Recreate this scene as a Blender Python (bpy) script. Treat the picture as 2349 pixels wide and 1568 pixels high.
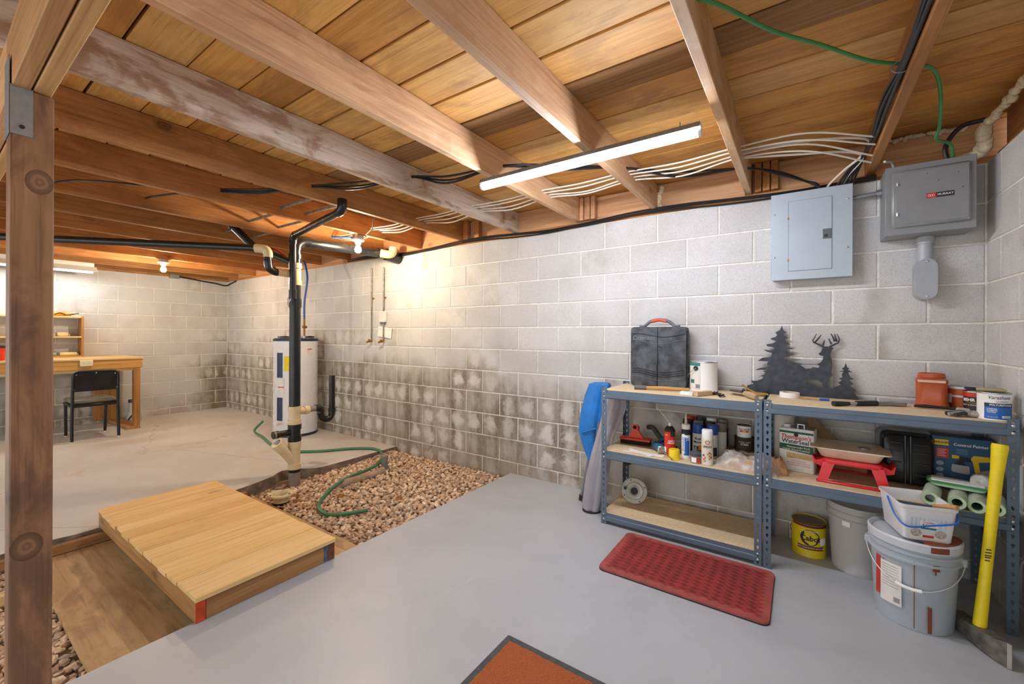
import bpy, math, random
from mathutils import Matrix, Vector, noise as mnoise
R = math.radians
for o in list(bpy.data.objects): bpy.data.objects.remove(o)
SC = bpy.context.scene
COL = SC.collection
random.seed(7)
# ------------------------------------------------------------------ camera, world, exposure
cam = bpy.data.cameras.new('camera'); camo = bpy.data.objects.new('camera', cam); COL.objects.link(camo)
cam.sensor_fit = 'HORIZONTAL'; cam.sensor_width = 36; cam.lens = 957.61 / 2349 * 36
cam.shift_y = -(784 - 767.8) / 2349; cam.clip_start = .02
camo.matrix_world = Matrix.Translation((0, 0, 1.247)) @ Matrix.Rotation(.6041, 4, 'Z') @ Matrix.Rotation(R(90), 4, 'X') @ Matrix.Rotation(.0041, 4, 'Z')
SC.camera = camo
w = bpy.data.worlds.new('world'); SC.world = w; w.use_nodes = True
w.node_tree.nodes['Background'].inputs[0].default_value = (.96, .98, 1.0, 1)
w.node_tree.nodes['Background'].inputs[1].default_value = .95
SC.view_settings.view_transform = 'Standard'; SC.view_settings.look = 'None'
SC.view_settings.gamma = 1; SC.view_settings.use_curve_mapping = False
SC.view_settings.exposure = 1.0
LED_POWER, BULB_POWER, FLUO_POWER = 84.0, 640.0, 13.0
# ------------------------------------------------------------------ node helpers
def lin(c):
    if isinstance(c, str): c = tuple(int(c[i:i + 2], 16) / 255 for i in (0, 2, 4))
    return tuple((x / 12.92 if x <= .04045 else ((x + .055) / 1.055) ** 2.4) for x in c[:3]) + (1,)
class NT:
    def __init__(s, name):
        s.m = bpy.data.materials.new(name); s.m.use_nodes = True; s.t = s.m.node_tree
        s.b = s.t.nodes['Principled BSDF']; s.L = s.t.links
    def n(s, typ, **k):
        x = s.t.nodes.new(typ)
        for a, v in k.items(): setattr(x, a, v)
        return x
    def put(s, sock, v):
        if hasattr(v, 'is_linked'): s.L.new(v, sock)
        elif v is not None: sock.default_value = v
    def pos(s): return s.n('ShaderNodeNewGeometry').outputs['Position']
    def obj(s): return s.n('ShaderNodeTexCoord').outputs['Object']
    def rnd(s): return s.n('ShaderNodeObjectInfo').outputs['Random']
    def math(s, op, a, b=None, c=None, clamp=False):
        x = s.n('ShaderNodeMath', operation=op, use_clamp=clamp)
        s.put(x.inputs[0], a); s.put(x.inputs[1], b); s.put(x.inputs[2], c)
        return x.outputs[0]
    def xyz(s, v):
        x = s.n('ShaderNodeSeparateXYZ'); s.L.new(v, x.inputs[0]); return x.outputs
    def comb(s, a, b, c):
        x = s.n('ShaderNodeCombineXYZ'); s.put(x.inputs[0], a); s.put(x.inputs[1], b); s.put(x.inputs[2], c); return x.outputs[0]
    def map(s, v, scale=(1, 1, 1), loc=None):
        x = s.n('ShaderNodeMapping'); s.L.new(v, x.inputs['Vector']); x.inputs['Scale'].default_value = scale
        if loc is not None: s.put(x.inputs['Location'], loc)
        return x.outputs[0]
    def noise(s, v, scale, detail=4, rough=.55, dist=0):
        x = s.n('ShaderNodeTexNoise'); s.L.new(v, x.inputs['Vector']); x.inputs['Scale'].default_value = scale
        x.inputs['Detail'].default_value = detail; x.inputs['Roughness'].default_value = rough; x.inputs['Distortion'].default_value = dist
        return x.outputs['Fac']
    def step(s, v, a, b, to0=0., to1=1.):
        x = s.n('ShaderNodeMapRange', interpolation_type='SMOOTHSTEP'); s.put(x.inputs[0], v)
        x.inputs[1].default_value = a; x.inputs[2].default_value = b; x.inputs[3].default_value = to0; x.inputs[4].default_value = to1
        return x.outputs[0]
    def mix(s, f, a, b, mode='MIX'):
        x = s.n('ShaderNodeMix', data_type='RGBA', blend_type=mode); s.put(x.inputs[0], f); s.put(x.inputs[6], a); s.put(x.inputs[7], b)
        return x.outputs[2]
    def bump(s, h, strength=.3, dist=.01):
        x = s.n('ShaderNodeBump'); s.L.new(h, x.inputs['Height']); x.inputs['Strength'].default_value = strength; x.inputs['Distance'].default_value = dist
        s.L.new(x.outputs[0], s.b.inputs['Normal'])
    def out(s, col=None, rough=None, metal=None):
        s.put(s.b.inputs['Base Color'], col); s.put(s.b.inputs['Roughness'], rough); s.put(s.b.inputs['Metallic'], metal)
        return s.m
MATS = {}
def flat(name, col, rough=.5, metal=0., var=.12, vs=9., bump=0., bs=60., alpha=None, trans=0.):
    """plain paint/plastic/metal with slight procedural variation and wear"""
    if name in MATS: return MATS[name]
    t = NT(name); c = lin(col); p = t.obj()
    n = t.noise(p, vs, 5)
    lo = tuple(x * (1 - var) for x in c[:3]) + (1,); hi = tuple(min(1, x * (1 + var)) for x in c[:3]) + (1,)
    t.out(t.mix(t.step(n, .3, .7), lo, hi), t.step(n, .2, .8, min(1, rough + .08), max(0, rough - .08)), metal)
    if bump: t.bump(t.noise(p, bs, 3), bump, .004)
    if alpha is not None: t.b.inputs['Alpha'].default_value = alpha
    if trans: t.b.inputs['Transmission Weight'].default_value = trans
    MATS[name] = t.m; return t.m
def emis(name, col, strength):
    t = NT(name); t.b.inputs['Emission Color'].default_value = lin(col); t.b.inputs['Emission Strength'].default_value = strength
    t.out(lin(col), .4); return t.m
def wood(name, c1, c2, c3, axis=0, grain=1., knots=.6, rough=.65, stain=None, stain_amt=0., tone=.3, ringamt=.22, thin=None, ks=1., kd=(2.0, 4.2)):
    """sawn timber: long streaks on the object's own long axis, growth rings, knots, optional weathering patches"""
    if name in MATS: return MATS[name]
    t = NT(name); c1, c2, c3 = lin(c1), lin(c2), lin(c3)
    r = t.rnd(); o = t.obj()
    off = t.comb(t.math('MULTIPLY', r, 37.), t.math('MULTIPLY', r, 91.), t.math('MULTIPLY', r, 53.))
    va = t.n('ShaderNodeVectorMath', operation='ADD'); t.L.new(o, va.inputs[0]); t.L.new(off, va.inputs[1]); p = va.outputs[0]
    def sc(l, c):
        s_ = [c, c, c]; s_[axis] = l; return tuple(s_)
    rings = t.noise(t.map(p, sc(.45, 7. * grain)), 1., 3, .5, 1.2)
    w_ = t.math('SINE', t.math('MULTIPLY', rings, 46.)); w_ = t.math('MULTIPLY_ADD', w_, .5, .5)
    streak = t.noise(t.map(p, sc(1.6, 70. * grain)), 1., 4, .6)
    broad = t.noise(t.map(p, sc(.8, 2.6)), 1., 3, .5)
    fine = t.noise(t.map(p, sc(2.2, 150. * grain)), 1., 3, .65)
    f = t.math('ADD', t.math('MULTIPLY', w_, ringamt), t.math('MULTIPLY', t.step(streak, .36, .64), .42))
    f = t.math('ADD', f, t.math('MULTIPLY', t.step(broad, .35, .7), .34), clamp=True)
    col = t.mix(f, c1, c2)
    tone = t.math('MULTIPLY_ADD', r, tone, 1 - tone * .55)
    col = t.mix(1., col, t.comb(tone, tone, tone), 'MULTIPLY')
    if knots:
        v = t.n('ShaderNodeTexVoronoi'); v.inputs['Scale'].default_value = 1.; v.inputs['Randomness'].default_value = 1.
        kv = list(sc(*kd))
        if thin is not None: kv[thin] = .001
        t.L.new(t.map(p, tuple(kv)), v.inputs['Vector'])
        d = t.math('MULTIPLY', t.math('ADD', v.outputs['Distance'], t.math('MULTIPLY', t.math('SUBTRACT', t.noise(p, 30., 2), .5), .08)), 1 / ks)
        kr = t.math('MULTIPLY_ADD', t.math('SINE', t.math('MULTIPLY', d, 130.)), .2, .8)
        k = t.math('MULTIPLY', t.step(d, .055, .11, knots, 0.), kr)
        col = t.mix(k, col, c3)
        k2 = t.math('MULTIPLY', t.step(d, .08, .34, .4 * knots, 0.), t.math('MULTIPLY_ADD', t.math('SINE', t.math('MULTIPLY', d, 75.)), .4, .6)); col = t.mix(k2, col, c3)
    col = t.mix(t.step(fine, .54, .70, 0., .38), col, c3)
    if stain:
        s_ = t.noise(t.map(p, sc(1.5, 3.2)), 1.6, 6, .65, .8)
        col = t.mix(t.step(s_, .46, .60, 0., stain_amt), col, lin(stain))
    t.out(col, rough)
    t.bump(t.math('ADD', t.math('MULTIPLY', streak, .7), t.math('MULTIPLY', w_, .15)), .25, .004)
    MATS[name] = t.m; return t.m
# ------------------------------------------------------------------ mesh helpers
class MB:
    def __init__(s): s.v = []; s.f = []; s.mi = []
    def add(s, vs, fs, mi=0):
        b = len(s.v); s.v += [tuple(v) for v in vs]
        for f in fs: s.f.append(tuple(i + b for i in f)); s.mi.append(mi)
        return s
    def box(s, c, d, rot=None, ch=0., mi=0):
        x, y, z = d[0] / 2, d[1] / 2, d[2] / 2
        if not ch:
            vs = [(a * x, b * y, e * z) for a in (-1, 1) for b in (-1, 1) for e in (-1, 1)]
            fs = [(0, 1, 3, 2), (4, 6, 7, 5), (0, 4, 5, 1), (2, 3, 7, 6), (0, 2, 6, 4), (1, 5, 7, 3)]
        else:
            ch = min(ch, x * .98, y * .98, z * .98); vs = []; ix = {}
            for a in (-1, 1):
                for b in (-1, 1):
                    for e in (-1, 1):
                        for k in range(3):
                            q = [a * x, b * y, e * z]
                            for j in range(3):
                                if j != k: q[j] -= (a, b, e)[j] * ch
                            ix[a, b, e, k] = len(vs); vs.append(tuple(q))
            fs = []
            S = (-1, 1)
            for sg in S:
                fs.append([ix[sg, b, e, 0] for b, e in ((-1, -1), (1, -1), (1, 1), (-1, 1))][::sg])
                fs.append([ix[a, sg, e, 1] for a, e in ((-1, -1), (-1, 1), (1, 1), (1, -1))][::sg])
                fs.append([ix[a, b, sg, 2] for a, b in ((-1, -1), (1, -1), (1, 1), (-1, 1))][::sg])
            for a in S:
                for b in S: fs.append([ix[a, b, -1, 0], ix[a, b, -1, 1], ix[a, b, 1, 1], ix[a, b, 1, 0]][::a * b])
                for e in S: fs.append([ix[a, -1, e, 0], ix[a, 1, e, 0], ix[a, 1, e, 2], ix[a, -1, e, 2]][::a * e])
            for b in S:
                for e in S: fs.append([ix[-1, b, e, 1], ix[-1, b, e, 2], ix[1, b, e, 2], ix[1, b, e, 1]][::b * e])
            for a in S:
                for b in S:
                    for e in S: fs.append([ix[a, b, e, 0], ix[a, b, e, 1], ix[a, b, e, 2]][::a * b * e])
        M = Matrix.Translation(c) @ (rot.to_4x4() if rot else Matrix())
        return s.add([M @ Vector(v) for v in vs], fs, mi)
    def bb(s, x0, x1, y0, y1, z0, z1, ch=0., mi=0):
        return s.box(((x0 + x1) / 2, (y0 + y1) / 2, (z0 + z1) / 2), (x1 - x0, y1 - y0, z1 - z0), None, ch, mi)
    def tube(s, pts, r, n=8, cap=True, mi=0, hollow=False):
        pts = [Vector(p) for p in pts]; m = len(pts); rs = r if isinstance(r, (list, tuple)) else [r] * m
        T = []
        for i in range(m):
            d = (pts[min(i + 1, m - 1)] - pts[max(i - 1, 0)])
            T.append(d.normalized() if d.length > 1e-9 else Vector((0, 0, 1)))
        a = Vector((0, 0, 1)) if abs(T[0].z) < .9 else Vector((1, 0, 0))
        u = (a - T[0] * a.dot(T[0])).normalized(); vs = []
        for i in range(m):
            if i:
                u = u - T[i] * u.dot(T[i])
                u = u.normalized() if u.length > 1e-6 else T[i].orthogonal().normalized()
            w_ = T[i].cross(u)
            for k in range(n):
                an = 2 * math.pi * k / n
                vs.append(pts[i] + (u * math.cos(an) + w_ * math.sin(an)) * rs[i])
        fs = [(i * n + k, i * n + (k + 1) % n, (i + 1) * n + (k + 1) % n, (i + 1) * n + k) for i in range(m - 1) for k in range(n)]
        if cap: fs += [tuple(range(n))[::-1], tuple((m - 1) * n + k for k in range(n))]
        return s.add(vs, fs, mi)
    def cyl(s, p0, p1, r0, r1=None, n=16, cap=True, mi=0):
        return s.tube([p0, p1], [r0, r0 if r1 is None else r1], n, cap, mi)
    def lathe(s, prof, n=24, c=(0, 0, 0), mi=0, a0=0., a1=None, axis=None):
        full = a1 is None; a1 = a0 + 2 * math.pi if full else a1; m = n if full else n + 1; vs = []
        for r, z in prof:
            for k in range(m):
                an = a0 + (a1 - a0) * k / n; vs.append(Vector((r * math.cos(an), r * math.sin(an), z)))
        if axis is not None:
            q = Vector((0, 0, 1)).rotation_difference(Vector(axis)); vs = [q @ v for v in vs]
        vs = [v + Vector(c) for v in vs]
        fs = []
        for i in range(len(prof) - 1):
            for k in range(n):
                k2 = (k + 1) % m
                fs.append((i * m + k, i * m + k2, (i + 1) * m + k2, (i + 1) * m + k))
        return s.add(vs, fs, mi)
    def prism(s, poly, h0, h1, plane='xz', mi=0):
        """extrude a 2d outline; 'xz' extrudes on y, 'xy' on z, 'yz' on x"""
        n = len(poly)
        def P(a, b, h): return {'xz': (a, h, b), 'xy': (a, b, h), 'yz': (h, a, b)}[plane]
        vs = [P(a, b, h0) for a, b in poly] + [P(a, b, h1) for a, b in poly]
        fs = [tuple(range(n)), tuple(range(n, 2 * n))[::-1]] + [(i, i + n, (i + 1) % n + n, (i + 1) % n) for i in range(n)]
        return s.add(vs, fs, mi)
    def sph(s, c, r, n=12, m=8, sc=(1, 1, 1), mi=0):
        prof = [(math.sin(math.pi * i / m), -math.cos(math.pi * i / m)) for i in range(m + 1)]
        b = len(s.v); s.lathe([(max(a, 1e-4) * r, z * r) for a, z in prof], n, (0, 0, 0), mi)
        for i in range(b, len(s.v)): s.v[i] = tuple(s.v[i][k] * sc[k] + c[k] for k in range(3))
        return s
    def grid(s, fn, nu, nv, mi=0):
        vs = [fn(i / nu, j / nv) for j in range(nv + 1) for i in range(nu + 1)]
        fs = [(j * (nu + 1) + i, j * (nu + 1) + i + 1, (j + 1) * (nu + 1) + i + 1, (j + 1) * (nu + 1) + i) for j in range(nv) for i in range(nu)]
        return s.add(vs, fs, mi)
    def xf(s, M):
        s.v = [tuple(M @ Vector(v)) for v in s.v]; return s
    def mesh(s, name, mats, smooth=True):
        me = bpy.data.meshes.new(name); me.from_pydata(s.v, [], s.f)
        for m in (mats if isinstance(mats, (list, tuple)) else [mats]): me.materials.append(m)
        me.polygons.foreach_set('material_index', s.mi)
        import bmesh
        bm = bmesh.new(); bm.from_mesh(me); bmesh.ops.recalc_face_normals(bm, faces=bm.faces); bm.to_mesh(me); bm.free()
        if smooth:
            me.polygons.foreach_set('use_smooth', [True] * len(me.polygons)); me.set_sharp_from_angle(angle=R(38))
        me.update(); return me
    def obj(s, name, mats, parent=None, loc=None, rot=None, smooth=True, world=False):
        if world and parent is not None:
            iv = parent.matrix_basis.inverted(); s.v = [tuple(iv @ Vector(v)) for v in s.v]
        return link(name, s.mesh(name, mats, smooth), parent, loc, rot)
def link(name, me, parent=None, loc=None, rot=None):
    o = bpy.data.objects.new(name, me); COL.objects.link(o)
    if parent: o.parent = parent
    if loc is not None: o.location = loc
    if rot is not None: o.rotation_euler = rot
    return o
def tag(o, label, cat, group=None, kind=None):
    o['label'] = label; o['category'] = cat
    if group: o['group'] = group
    if kind: o['kind'] = kind
    return o
def thing(name, label, cat, loc=(0, 0, 0), rz=0., group=None):
    o = bpy.data.objects.new(name, None); COL.objects.link(o); o.empty_display_size = .05
    o.location = loc; o.rotation_euler = (0, 0, rz)
    o.matrix_basis = Matrix.Translation(loc) @ Matrix.Rotation(rz, 4, 'Z')
    return tag(o, label, cat, group)
def one(mb, name, mats, label, cat, group=None, kind=None, at=None, smooth=True):
    """a thing that is a single mesh, built in world coordinates; origin moved to `at`"""
    at = Vector(at) if at is not None else Vector((sum(v[0] for v in mb.v) / len(mb.v), sum(v[1] for v in mb.v) / len(mb.v), min(v[2] for v in mb.v)))
    mb.v = [tuple(Vector(v) - at) for v in mb.v]
    return tag(mb.obj(name, mats, None, at, smooth=smooth), label, cat, group, kind)
def curve(pts, n=8):
    """Catmull-Rom through points"""
    P = [Vector(p) for p in pts]; P = [P[0] * 2 - P[1]] + P + [P[-1] * 2 - P[-2]]; out = []
    for i in range(1, len(P) - 2):
        for k in range(n):
            t = k / n; a, b, c, d = P[i - 1:i + 3]
            out.append(.5 * (2 * b + (c - a) * t + (2 * a - 5 * b + 4 * c - d) * t * t + (3 * b - a - 3 * c + d) * t ** 3))
    return out + [P[-2]]
def face_cam(x, y): return math.atan2(-x, y)
FONT_CACHE = {}
def text(s, size, mat, parent, x=0., z=0., y=0., wrap=None, sx=1., bold=0., align='CENTER', name='lettering', shear=0., rot=0., xform=None):
    """flat printed lettering on the thing's local -Y side (or wrapped round a can of radius `wrap`)"""
    cu = bpy.data.curves.new('t', 'FONT'); cu.body = s; cu.size = size; cu.align_x = align; cu.align_y = 'CENTER'; cu.offset = bold * size; cu.shear = shear
    cu.resolution_u = 2
    ob = bpy.data.objects.new('t', cu); COL.objects.link(ob); bpy.context.view_layer.update()
    me = bpy.data.meshes.new_from_object(ob.evaluated_get(bpy.context.evaluated_depsgraph_get()))
    bpy.data.objects.remove(ob); bpy.data.curves.remove(cu)
    ca, sa = math.cos(rot), math.sin(rot)
    for v in me.vertices:
        a, b = v.co.x * sx, v.co.y
        a, b = a * ca - b * sa, a * sa + b * ca
        if wrap: v.co = (wrap * math.sin((a + x) / wrap), -wrap * math.cos((a + x) / wrap), z + b)
        else: v.co = (a + x, y, b + z)
        if xform: v.co = xform @ v.co
    me.materials.clear(); me.materials.append(mat); me.name = name
    return link(name, me, parent)
def patch(parent, name, mat, x0, x1, z0, z1, y=0., wrap=None, n=10, poly=None):
    """printed label area on the thing's local -Y side"""
    mb = MB()
    if poly: mb.add([(a, y, b) for a, b in poly], [tuple(range(len(poly)))])
    elif wrap: mb.grid(lambda u, v: (wrap * math.sin((x0 + (x1 - x0) * u) / wrap), -wrap * math.cos((x0 + (x1 - x0) * u) / wrap), z0 + (z1 - z0) * v), n, 1)
    else: mb.add([(x0, y, z0), (x1, y, z0), (x1, y, z1), (x0, y, z1)], [(0, 1, 2, 3)])
    return mb.obj(name, mat, parent)
# ------------------------------------------------------------------ room: concrete block walls
WY, WXL, WXR, ZT = 3.106, -8.053, .776, 2.129        # back wall face, far-left wall face, right wall face, wall top
def cmu(name, side):
    t = NT(name); P = t.pos(); O = t.obj(); px, py, pz = t.xyz(P); ox, oy, oz = t.xyz(O); r = t.rnd()
    speck = t.noise(P, 230., 4, .8); speck2 = t.noise(P, 90., 3, .7); cloud = t.noise(P, 2.3, 4, .55); mid = t.noise(P, 9., 4, .6)
    col = t.mix(r, lin('c6c5c3'), lin('d3d2d0'))
    col = t.mix(t.step(cloud, .42, .70, 0., .6), col, lin('b8b4ae'))
    col = t.mix(t.step(speck, .50, .64, 0., .6), col, lin('8f8b85'))
    col = t.mix(t.step(speck2, .54, .72, 0., .22), col, lin('e4e3e1'))
    lx = oy if side == 'left' else ox
    if side == 'back': e = t.math('MULTIPLY', t.step(pz, 1.30, .62), t.step(px, -.8, -2.3, .25, 1.))
    elif side == 'left': e = t.math('MULTIPLY', t.step(pz, 1.35, .60), t.math('MAXIMUM', t.step(py, 2.35, 3.0), t.step(py, 1.75, 1.2, 0., .75)))
    else: e = t.math('MULTIPLY', t.step(pz, .95, .3), .45)
    foot = t.step(pz, .34, .05)
    e = t.math('ADD', e, t.math('MULTIPLY', t.math('SUBTRACT', t.noise(P, 1.25, 4, .6), .5), 2.4))
    e = t.step(t.math('ADD', e, t.math('MULTIPLY', t.math('SUBTRACT', r, .5), .55)), .16, .88)
    sel = t.step(t.math('ADD', t.noise(P, .9, 2), t.math('MULTIPLY', t.math('SUBTRACT', r, .5), .5)), .42, .62)
    # each block dries first over its two hollow cores: damp stays along webs and edges
    ax = t.math('ABSOLUTE', lx); dx = t.math('DIVIDE', t.math('SUBTRACT', ax, .098), .072); dz = t.math('DIVIDE', oz, .088)
    d = t.math('SQRT', t.math('ADD', t.math('MULTIPLY', dx, dx), t.math('MULTIPLY', dz, dz)))
    d = t.math('ADD', d, t.math('MULTIPLY', t.math('SUBTRACT', t.noise(P, 11., 4, .65), .5), 2.6))
    dry = t.math('MULTIPLY', t.step(d, 1.25, .25), t.math('MULTIPLY_ADD', sel, .75, .25))
    streak = t.step(t.noise(t.map(P, (9., 9., 1.1)), 1., 4, .6), .38, .66)
    damp = t.math('MULTIPLY', e, t.math('MULTIPLY', t.math('SUBTRACT', 1., t.math('MULTIPLY', dry, .92)), t.math('MULTIPLY_ADD', streak, .55, .45)))
    damp = t.math('MULTIPLY', damp, t.step(speck2, .25, .6, .62, 1.))
    col = t.mix(t.math('MULTIPLY', e, .45), col, lin('b3a58a'))
    col = t.mix(t.math('MULTIPLY', damp, .92), col, lin('675a45'))
    col = t.mix(t.math('MULTIPLY', t.math('MULTIPLY', e, dry), .5), col, lin('dddbd7'))
    f2 = t.math('MULTIPLY', foot, t.step(t.noise(P, 5., 4), .38, .62)); col = t.mix(t.math('MULTIPLY', f2, .45), col, lin('8e7a60'))
    t.out(col, .93); t.bump(t.math('ADD', speck, speck2), .38, .004); return t.m
def mortar():
    t = NT('mortar'); P = t.pos(); px, py, pz = t.xyz(P); n = t.noise(P, 30., 4)
    low = t.math('MULTIPLY', t.step(pz, .9, .3), t.step(t.noise(P, 3., 4), .45, .65))
    c = t.mix(t.step(n, .35, .65), lin('dad5ca'), lin('ebe7de')); c = t.mix(t.math('MULTIPLY', low, .4), c, lin('a5977c'))
    t.out(c, .95); t.bump(t.noise(P, 140., 3), .3, .003); return t.m
M_MORTAR = mortar()
BW, BH = .4064, .2032
def block_mesh(w_, h_, mat, axis):
    """chamfered front slab of a concrete block; front at local 0, axis = outward normal side"""
    a, b, c, g = w_ / 2, h_ / 2, .0035, .04
    v = [(-a, g, -b), (a, g, -b), (a, g, b), (-a, g, b), (-a, c, -b), (a, c, -b), (a, c, b), (-a, c, b), (-a + c, 0, -b + c), (a - c, 0, -b + c), (a - c, 0, b - c), (-a + c, 0, b - c)]
    f = [(8, 9, 10, 11), (4, 5, 9, 8), (5, 6, 10, 9), (6, 7, 11, 10), (7, 4, 8, 11), (0, 1, 5, 4), (1, 2, 6, 5), (2, 3, 7, 6), (3, 0, 4, 7)]
    mb = MB(); mb.add(v, f)
    if axis == 'left': mb.xf(Matrix.Rotation(R(90), 4, 'Z'))
    if axis == 'right': mb.xf(Matrix.Rotation(R(-90), 4, 'Z'))
    return mb.mesh('block', mat, smooth=False)
def wall(name, side, lo, hi, phase, label):
    mat = cmu('block_' + side, side); cache = {}
    core = MB()
    if side == 'back': core.bb(WXL - .2, WXR + .2, WY + .005, WY + .2, -.2, ZT)
    if side == 'left': core.bb(WXL - .2, WXL - .005, -2.5, WY + .2, -.2, ZT)
    if side == 'right': core.bb(WXR + .005, WXR + .2, -2.5, WY + .2, -.2, ZT)
    root = core.obj(name, M_MORTAR); root['kind'] = 'structure'; root['label'] = label
    J = .0095; rows = []
    z1 = ZT; k = 0
    while z1 > -.1:
        z0 = z1 - BH
        if z0 < -.13: z0 = -.13
        off = phase + (0 if k % 2 == 0 else BW / 2)
        i0 = math.floor((lo - off) / BW); x = off + i0 * BW
        while x < hi - 1e-4:
            a, b = max(x, lo), min(x + BW, hi); x += BW
            if b - a < .05: continue
            if hi - b < .05: b = hi
            if a - lo < .05: a = lo
            key = (round(b - a, 3), round(z1 - z0, 3))
            if key not in cache: cache[key] = block_mesh(b - a - J, z1 - z0 - J, mat, side)
            c, zc = (a + b) / 2, (z0 + z1) / 2
            p = random.uniform(-.0008, .0008)
            loc = {'back': (c, WY + p, zc), 'left': (WXL + p, c, zc), 'right': (WXR + p, c, zc)}[side]
            link('block', cache[key], root, loc)
        z1 -= BH; k += 1
    return root
wall('wall_back', 'back', WXL + .001, WXR - .001, -3.7045, 'grey concrete block wall behind the shelving with damp stained lower courses')
wall('wall_left', 'left', -.2, WY - .001, 2.7298, 'far concrete block wall behind the workbench')
wall('wall_right', 'right', .9, WY - .001, 2.92, 'concrete block wall at the right edge beside the shelves')
# ------------------------------------------------------------------ floors
def floor_mat(name, base, alt, patch_, amt, sc, gloss, crack):
    t = NT(name); P = t.pos(); a = t.noise(P, 1.1, 5, .6, .4); b = t.noise(P, 7., 5, .6); c = t.noise(P, 160., 2); s = t.noise(t.map(P, (14., 1.2, 1.)), 1.3, 5, .65, .6)
    col = t.mix(t.step(a, .35, .65), lin(base), lin(alt)); col = t.mix(t.step(b, .42, .75, 0., .35), col, lin(alt))
    pz = t.noise(P, sc, 6, .62, .5); col = t.mix(t.step(pz, .60, .70, 0., amt), col, lin(patch_))
    v = t.n('ShaderNodeTexVoronoi', feature='DISTANCE_TO_EDGE'); v.inputs['Scale'].default_value = .55
    mp = t.n('ShaderNodeVectorMath', operation='ADD'); t.L.new(P, mp.inputs[0]); nz = t.noise(P, 6., 4); t.L.new(t.comb(t.math('MULTIPLY', nz, .3), t.math('MULTIPLY', nz, .2), 0.), mp.inputs[1]); t.L.new(mp.outputs[0], v.inputs['Vector'])
    col = t.mix(t.step(v.outputs['Distance'], .0012, .004, crack, 0.), col, lin('77736c'))
    col = t.mix(t.step(s, .68, .74, 0., .25), col, lin('d8d8d6'))
    t.out(col, t.step(a, .3, .7, gloss + .1, gloss - .06)); t.bump(t.math('ADD', b, t.math('MULTIPLY', c, .25)), .12, .006); return t.m
M_FLOOR = floor_mat('painted_floor', 'abb0b4', 'b6bbbf', 'b3aea4', .3, 2.6, .42, .06)
M_SLAB = floor_mat('bare_slab', 'cdcbc7', 'c2beb7', 'bda378', .45, 1.9, .6, .4)
M_EDGE = flat('slab_edge', '867565', .95, var=.35, vs=14, bump=.9, bs=40)
XF, XN = -2.15, -3.70                                   # front slab edge, far slab edge
def slab(name, poly, mat, label, z1=0., z0=-.16):
    mb = MB(); n = len(poly); mb.add([(x, y, z1) for x, y in poly], [tuple(range(n))], 0)
    mb.add([(x, y, z1) for x, y in poly] + [(x, y, z0) for x, y in poly], [(i, (i + 1) % n, (i + 1) % n + n, i + n) for i in range(n)], 1)
    o = mb.obj(name, [mat, M_EDGE], smooth=False); o['kind'] = 'structure'; o['label'] = label; return o
random.seed(3)
edge = [(XN + random.uniform(-.012, .012), y / 10) for y in range(-20, 15)] + [(-3.71, 1.52), (-3.73, 1.6), (-3.755, 1.70), (-3.78, 1.76), (-3.80, 1.83), (-3.85, 1.88), (-3.885, 1.94), (-3.87, 2.0), (-3.83, 2.05), (-3.78, 2.10), (-3.72, 2.16), (-3.70, 2.21), (-3.69, 2.3), (-3.69, 2.5), (-3.695, 2.8), (-3.70, 3.104)]
slab('floor_rear', [(WXL, -2.)] + edge + [(WXL, 3.104)], M_SLAB, 'bare pale concrete slab behind the gravel strip')
slab('floor', [(XF, -2.0), (WXR, -2.0), (WXR, 3.104), (XF, 3.104)], M_FLOOR, 'grey painted concrete floor in front of the shelves')
# ------------------------------------------------------------------ gravel strip between the slabs
M_GR = [flat('stone_%d' % i, c, .9, var=.22, vs=30, bump=.4, bs=90) for i, c in enumerate(['dabf9e', 'caa884', 'e4d0b4', 'b8987a', 'd0b294', 'aa9480'])]
M_DIRT = flat('dirt', 'a58a6c', .97, var=.3, vs=8, bump=.8, bs=30)
def gz(x, y):
    h = -.088 + .042 * min(1, max(0, (y - 1.5) / 1.4)) + .015 * mnoise.noise(Vector((x * 2.2, y * 2.2, 0)))
    ex = min(x - XN, XF - x); h -= .0 if ex > .12 else -.0
    if y < 1.55: h = -.105 + .02 * mnoise.noise(Vector((x * 3, y * 3, 1)))
    if -3.75 < x < -3.5 and 1.75 < y < 2.1: h -= .02
    return h
bed = MB(); bed.grid(lambda u, v: (-3.92 + 1.79 * u, -.8 + 3.91 * v, gz(-3.92 + 1.79 * u, -.8 + 3.91 * v) - .012), 26, 56)
gravel = bed.obj('gravel_bed', M_DIRT, smooth=True)
tag(gravel, 'strip of tan crushed gravel between the two concrete slabs', 'gravel', kind='stuff')
ICO = []
def ico():
    if not ICO:
        p = (1 + 5 ** .5) / 2
        v = [(-1, p, 0), (1, p, 0), (-1, -p, 0), (1, -p, 0), (0, -1, p), (0, 1, p), (0, -1, -p), (0, 1, -p), (p, 0, -1), (p, 0, 1), (-p, 0, -1), (-p, 0, 1)]
        ICO.append([Vector(a).normalized() for a in v])
        ICO.append([(0, 11, 5), (0, 5, 1), (0, 1, 7), (0, 7, 10), (0, 10, 11), (1, 5, 9), (5, 11, 4), (11, 10, 2), (10, 7, 6), (7, 1, 8), (3, 9, 4), (3, 4, 2), (3, 2, 6), (3, 6, 8), (3, 8, 9), (4, 9, 5), (2, 4, 11), (6, 2, 10), (8, 6, 7), (9, 8, 1)])
    return ICO
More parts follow.
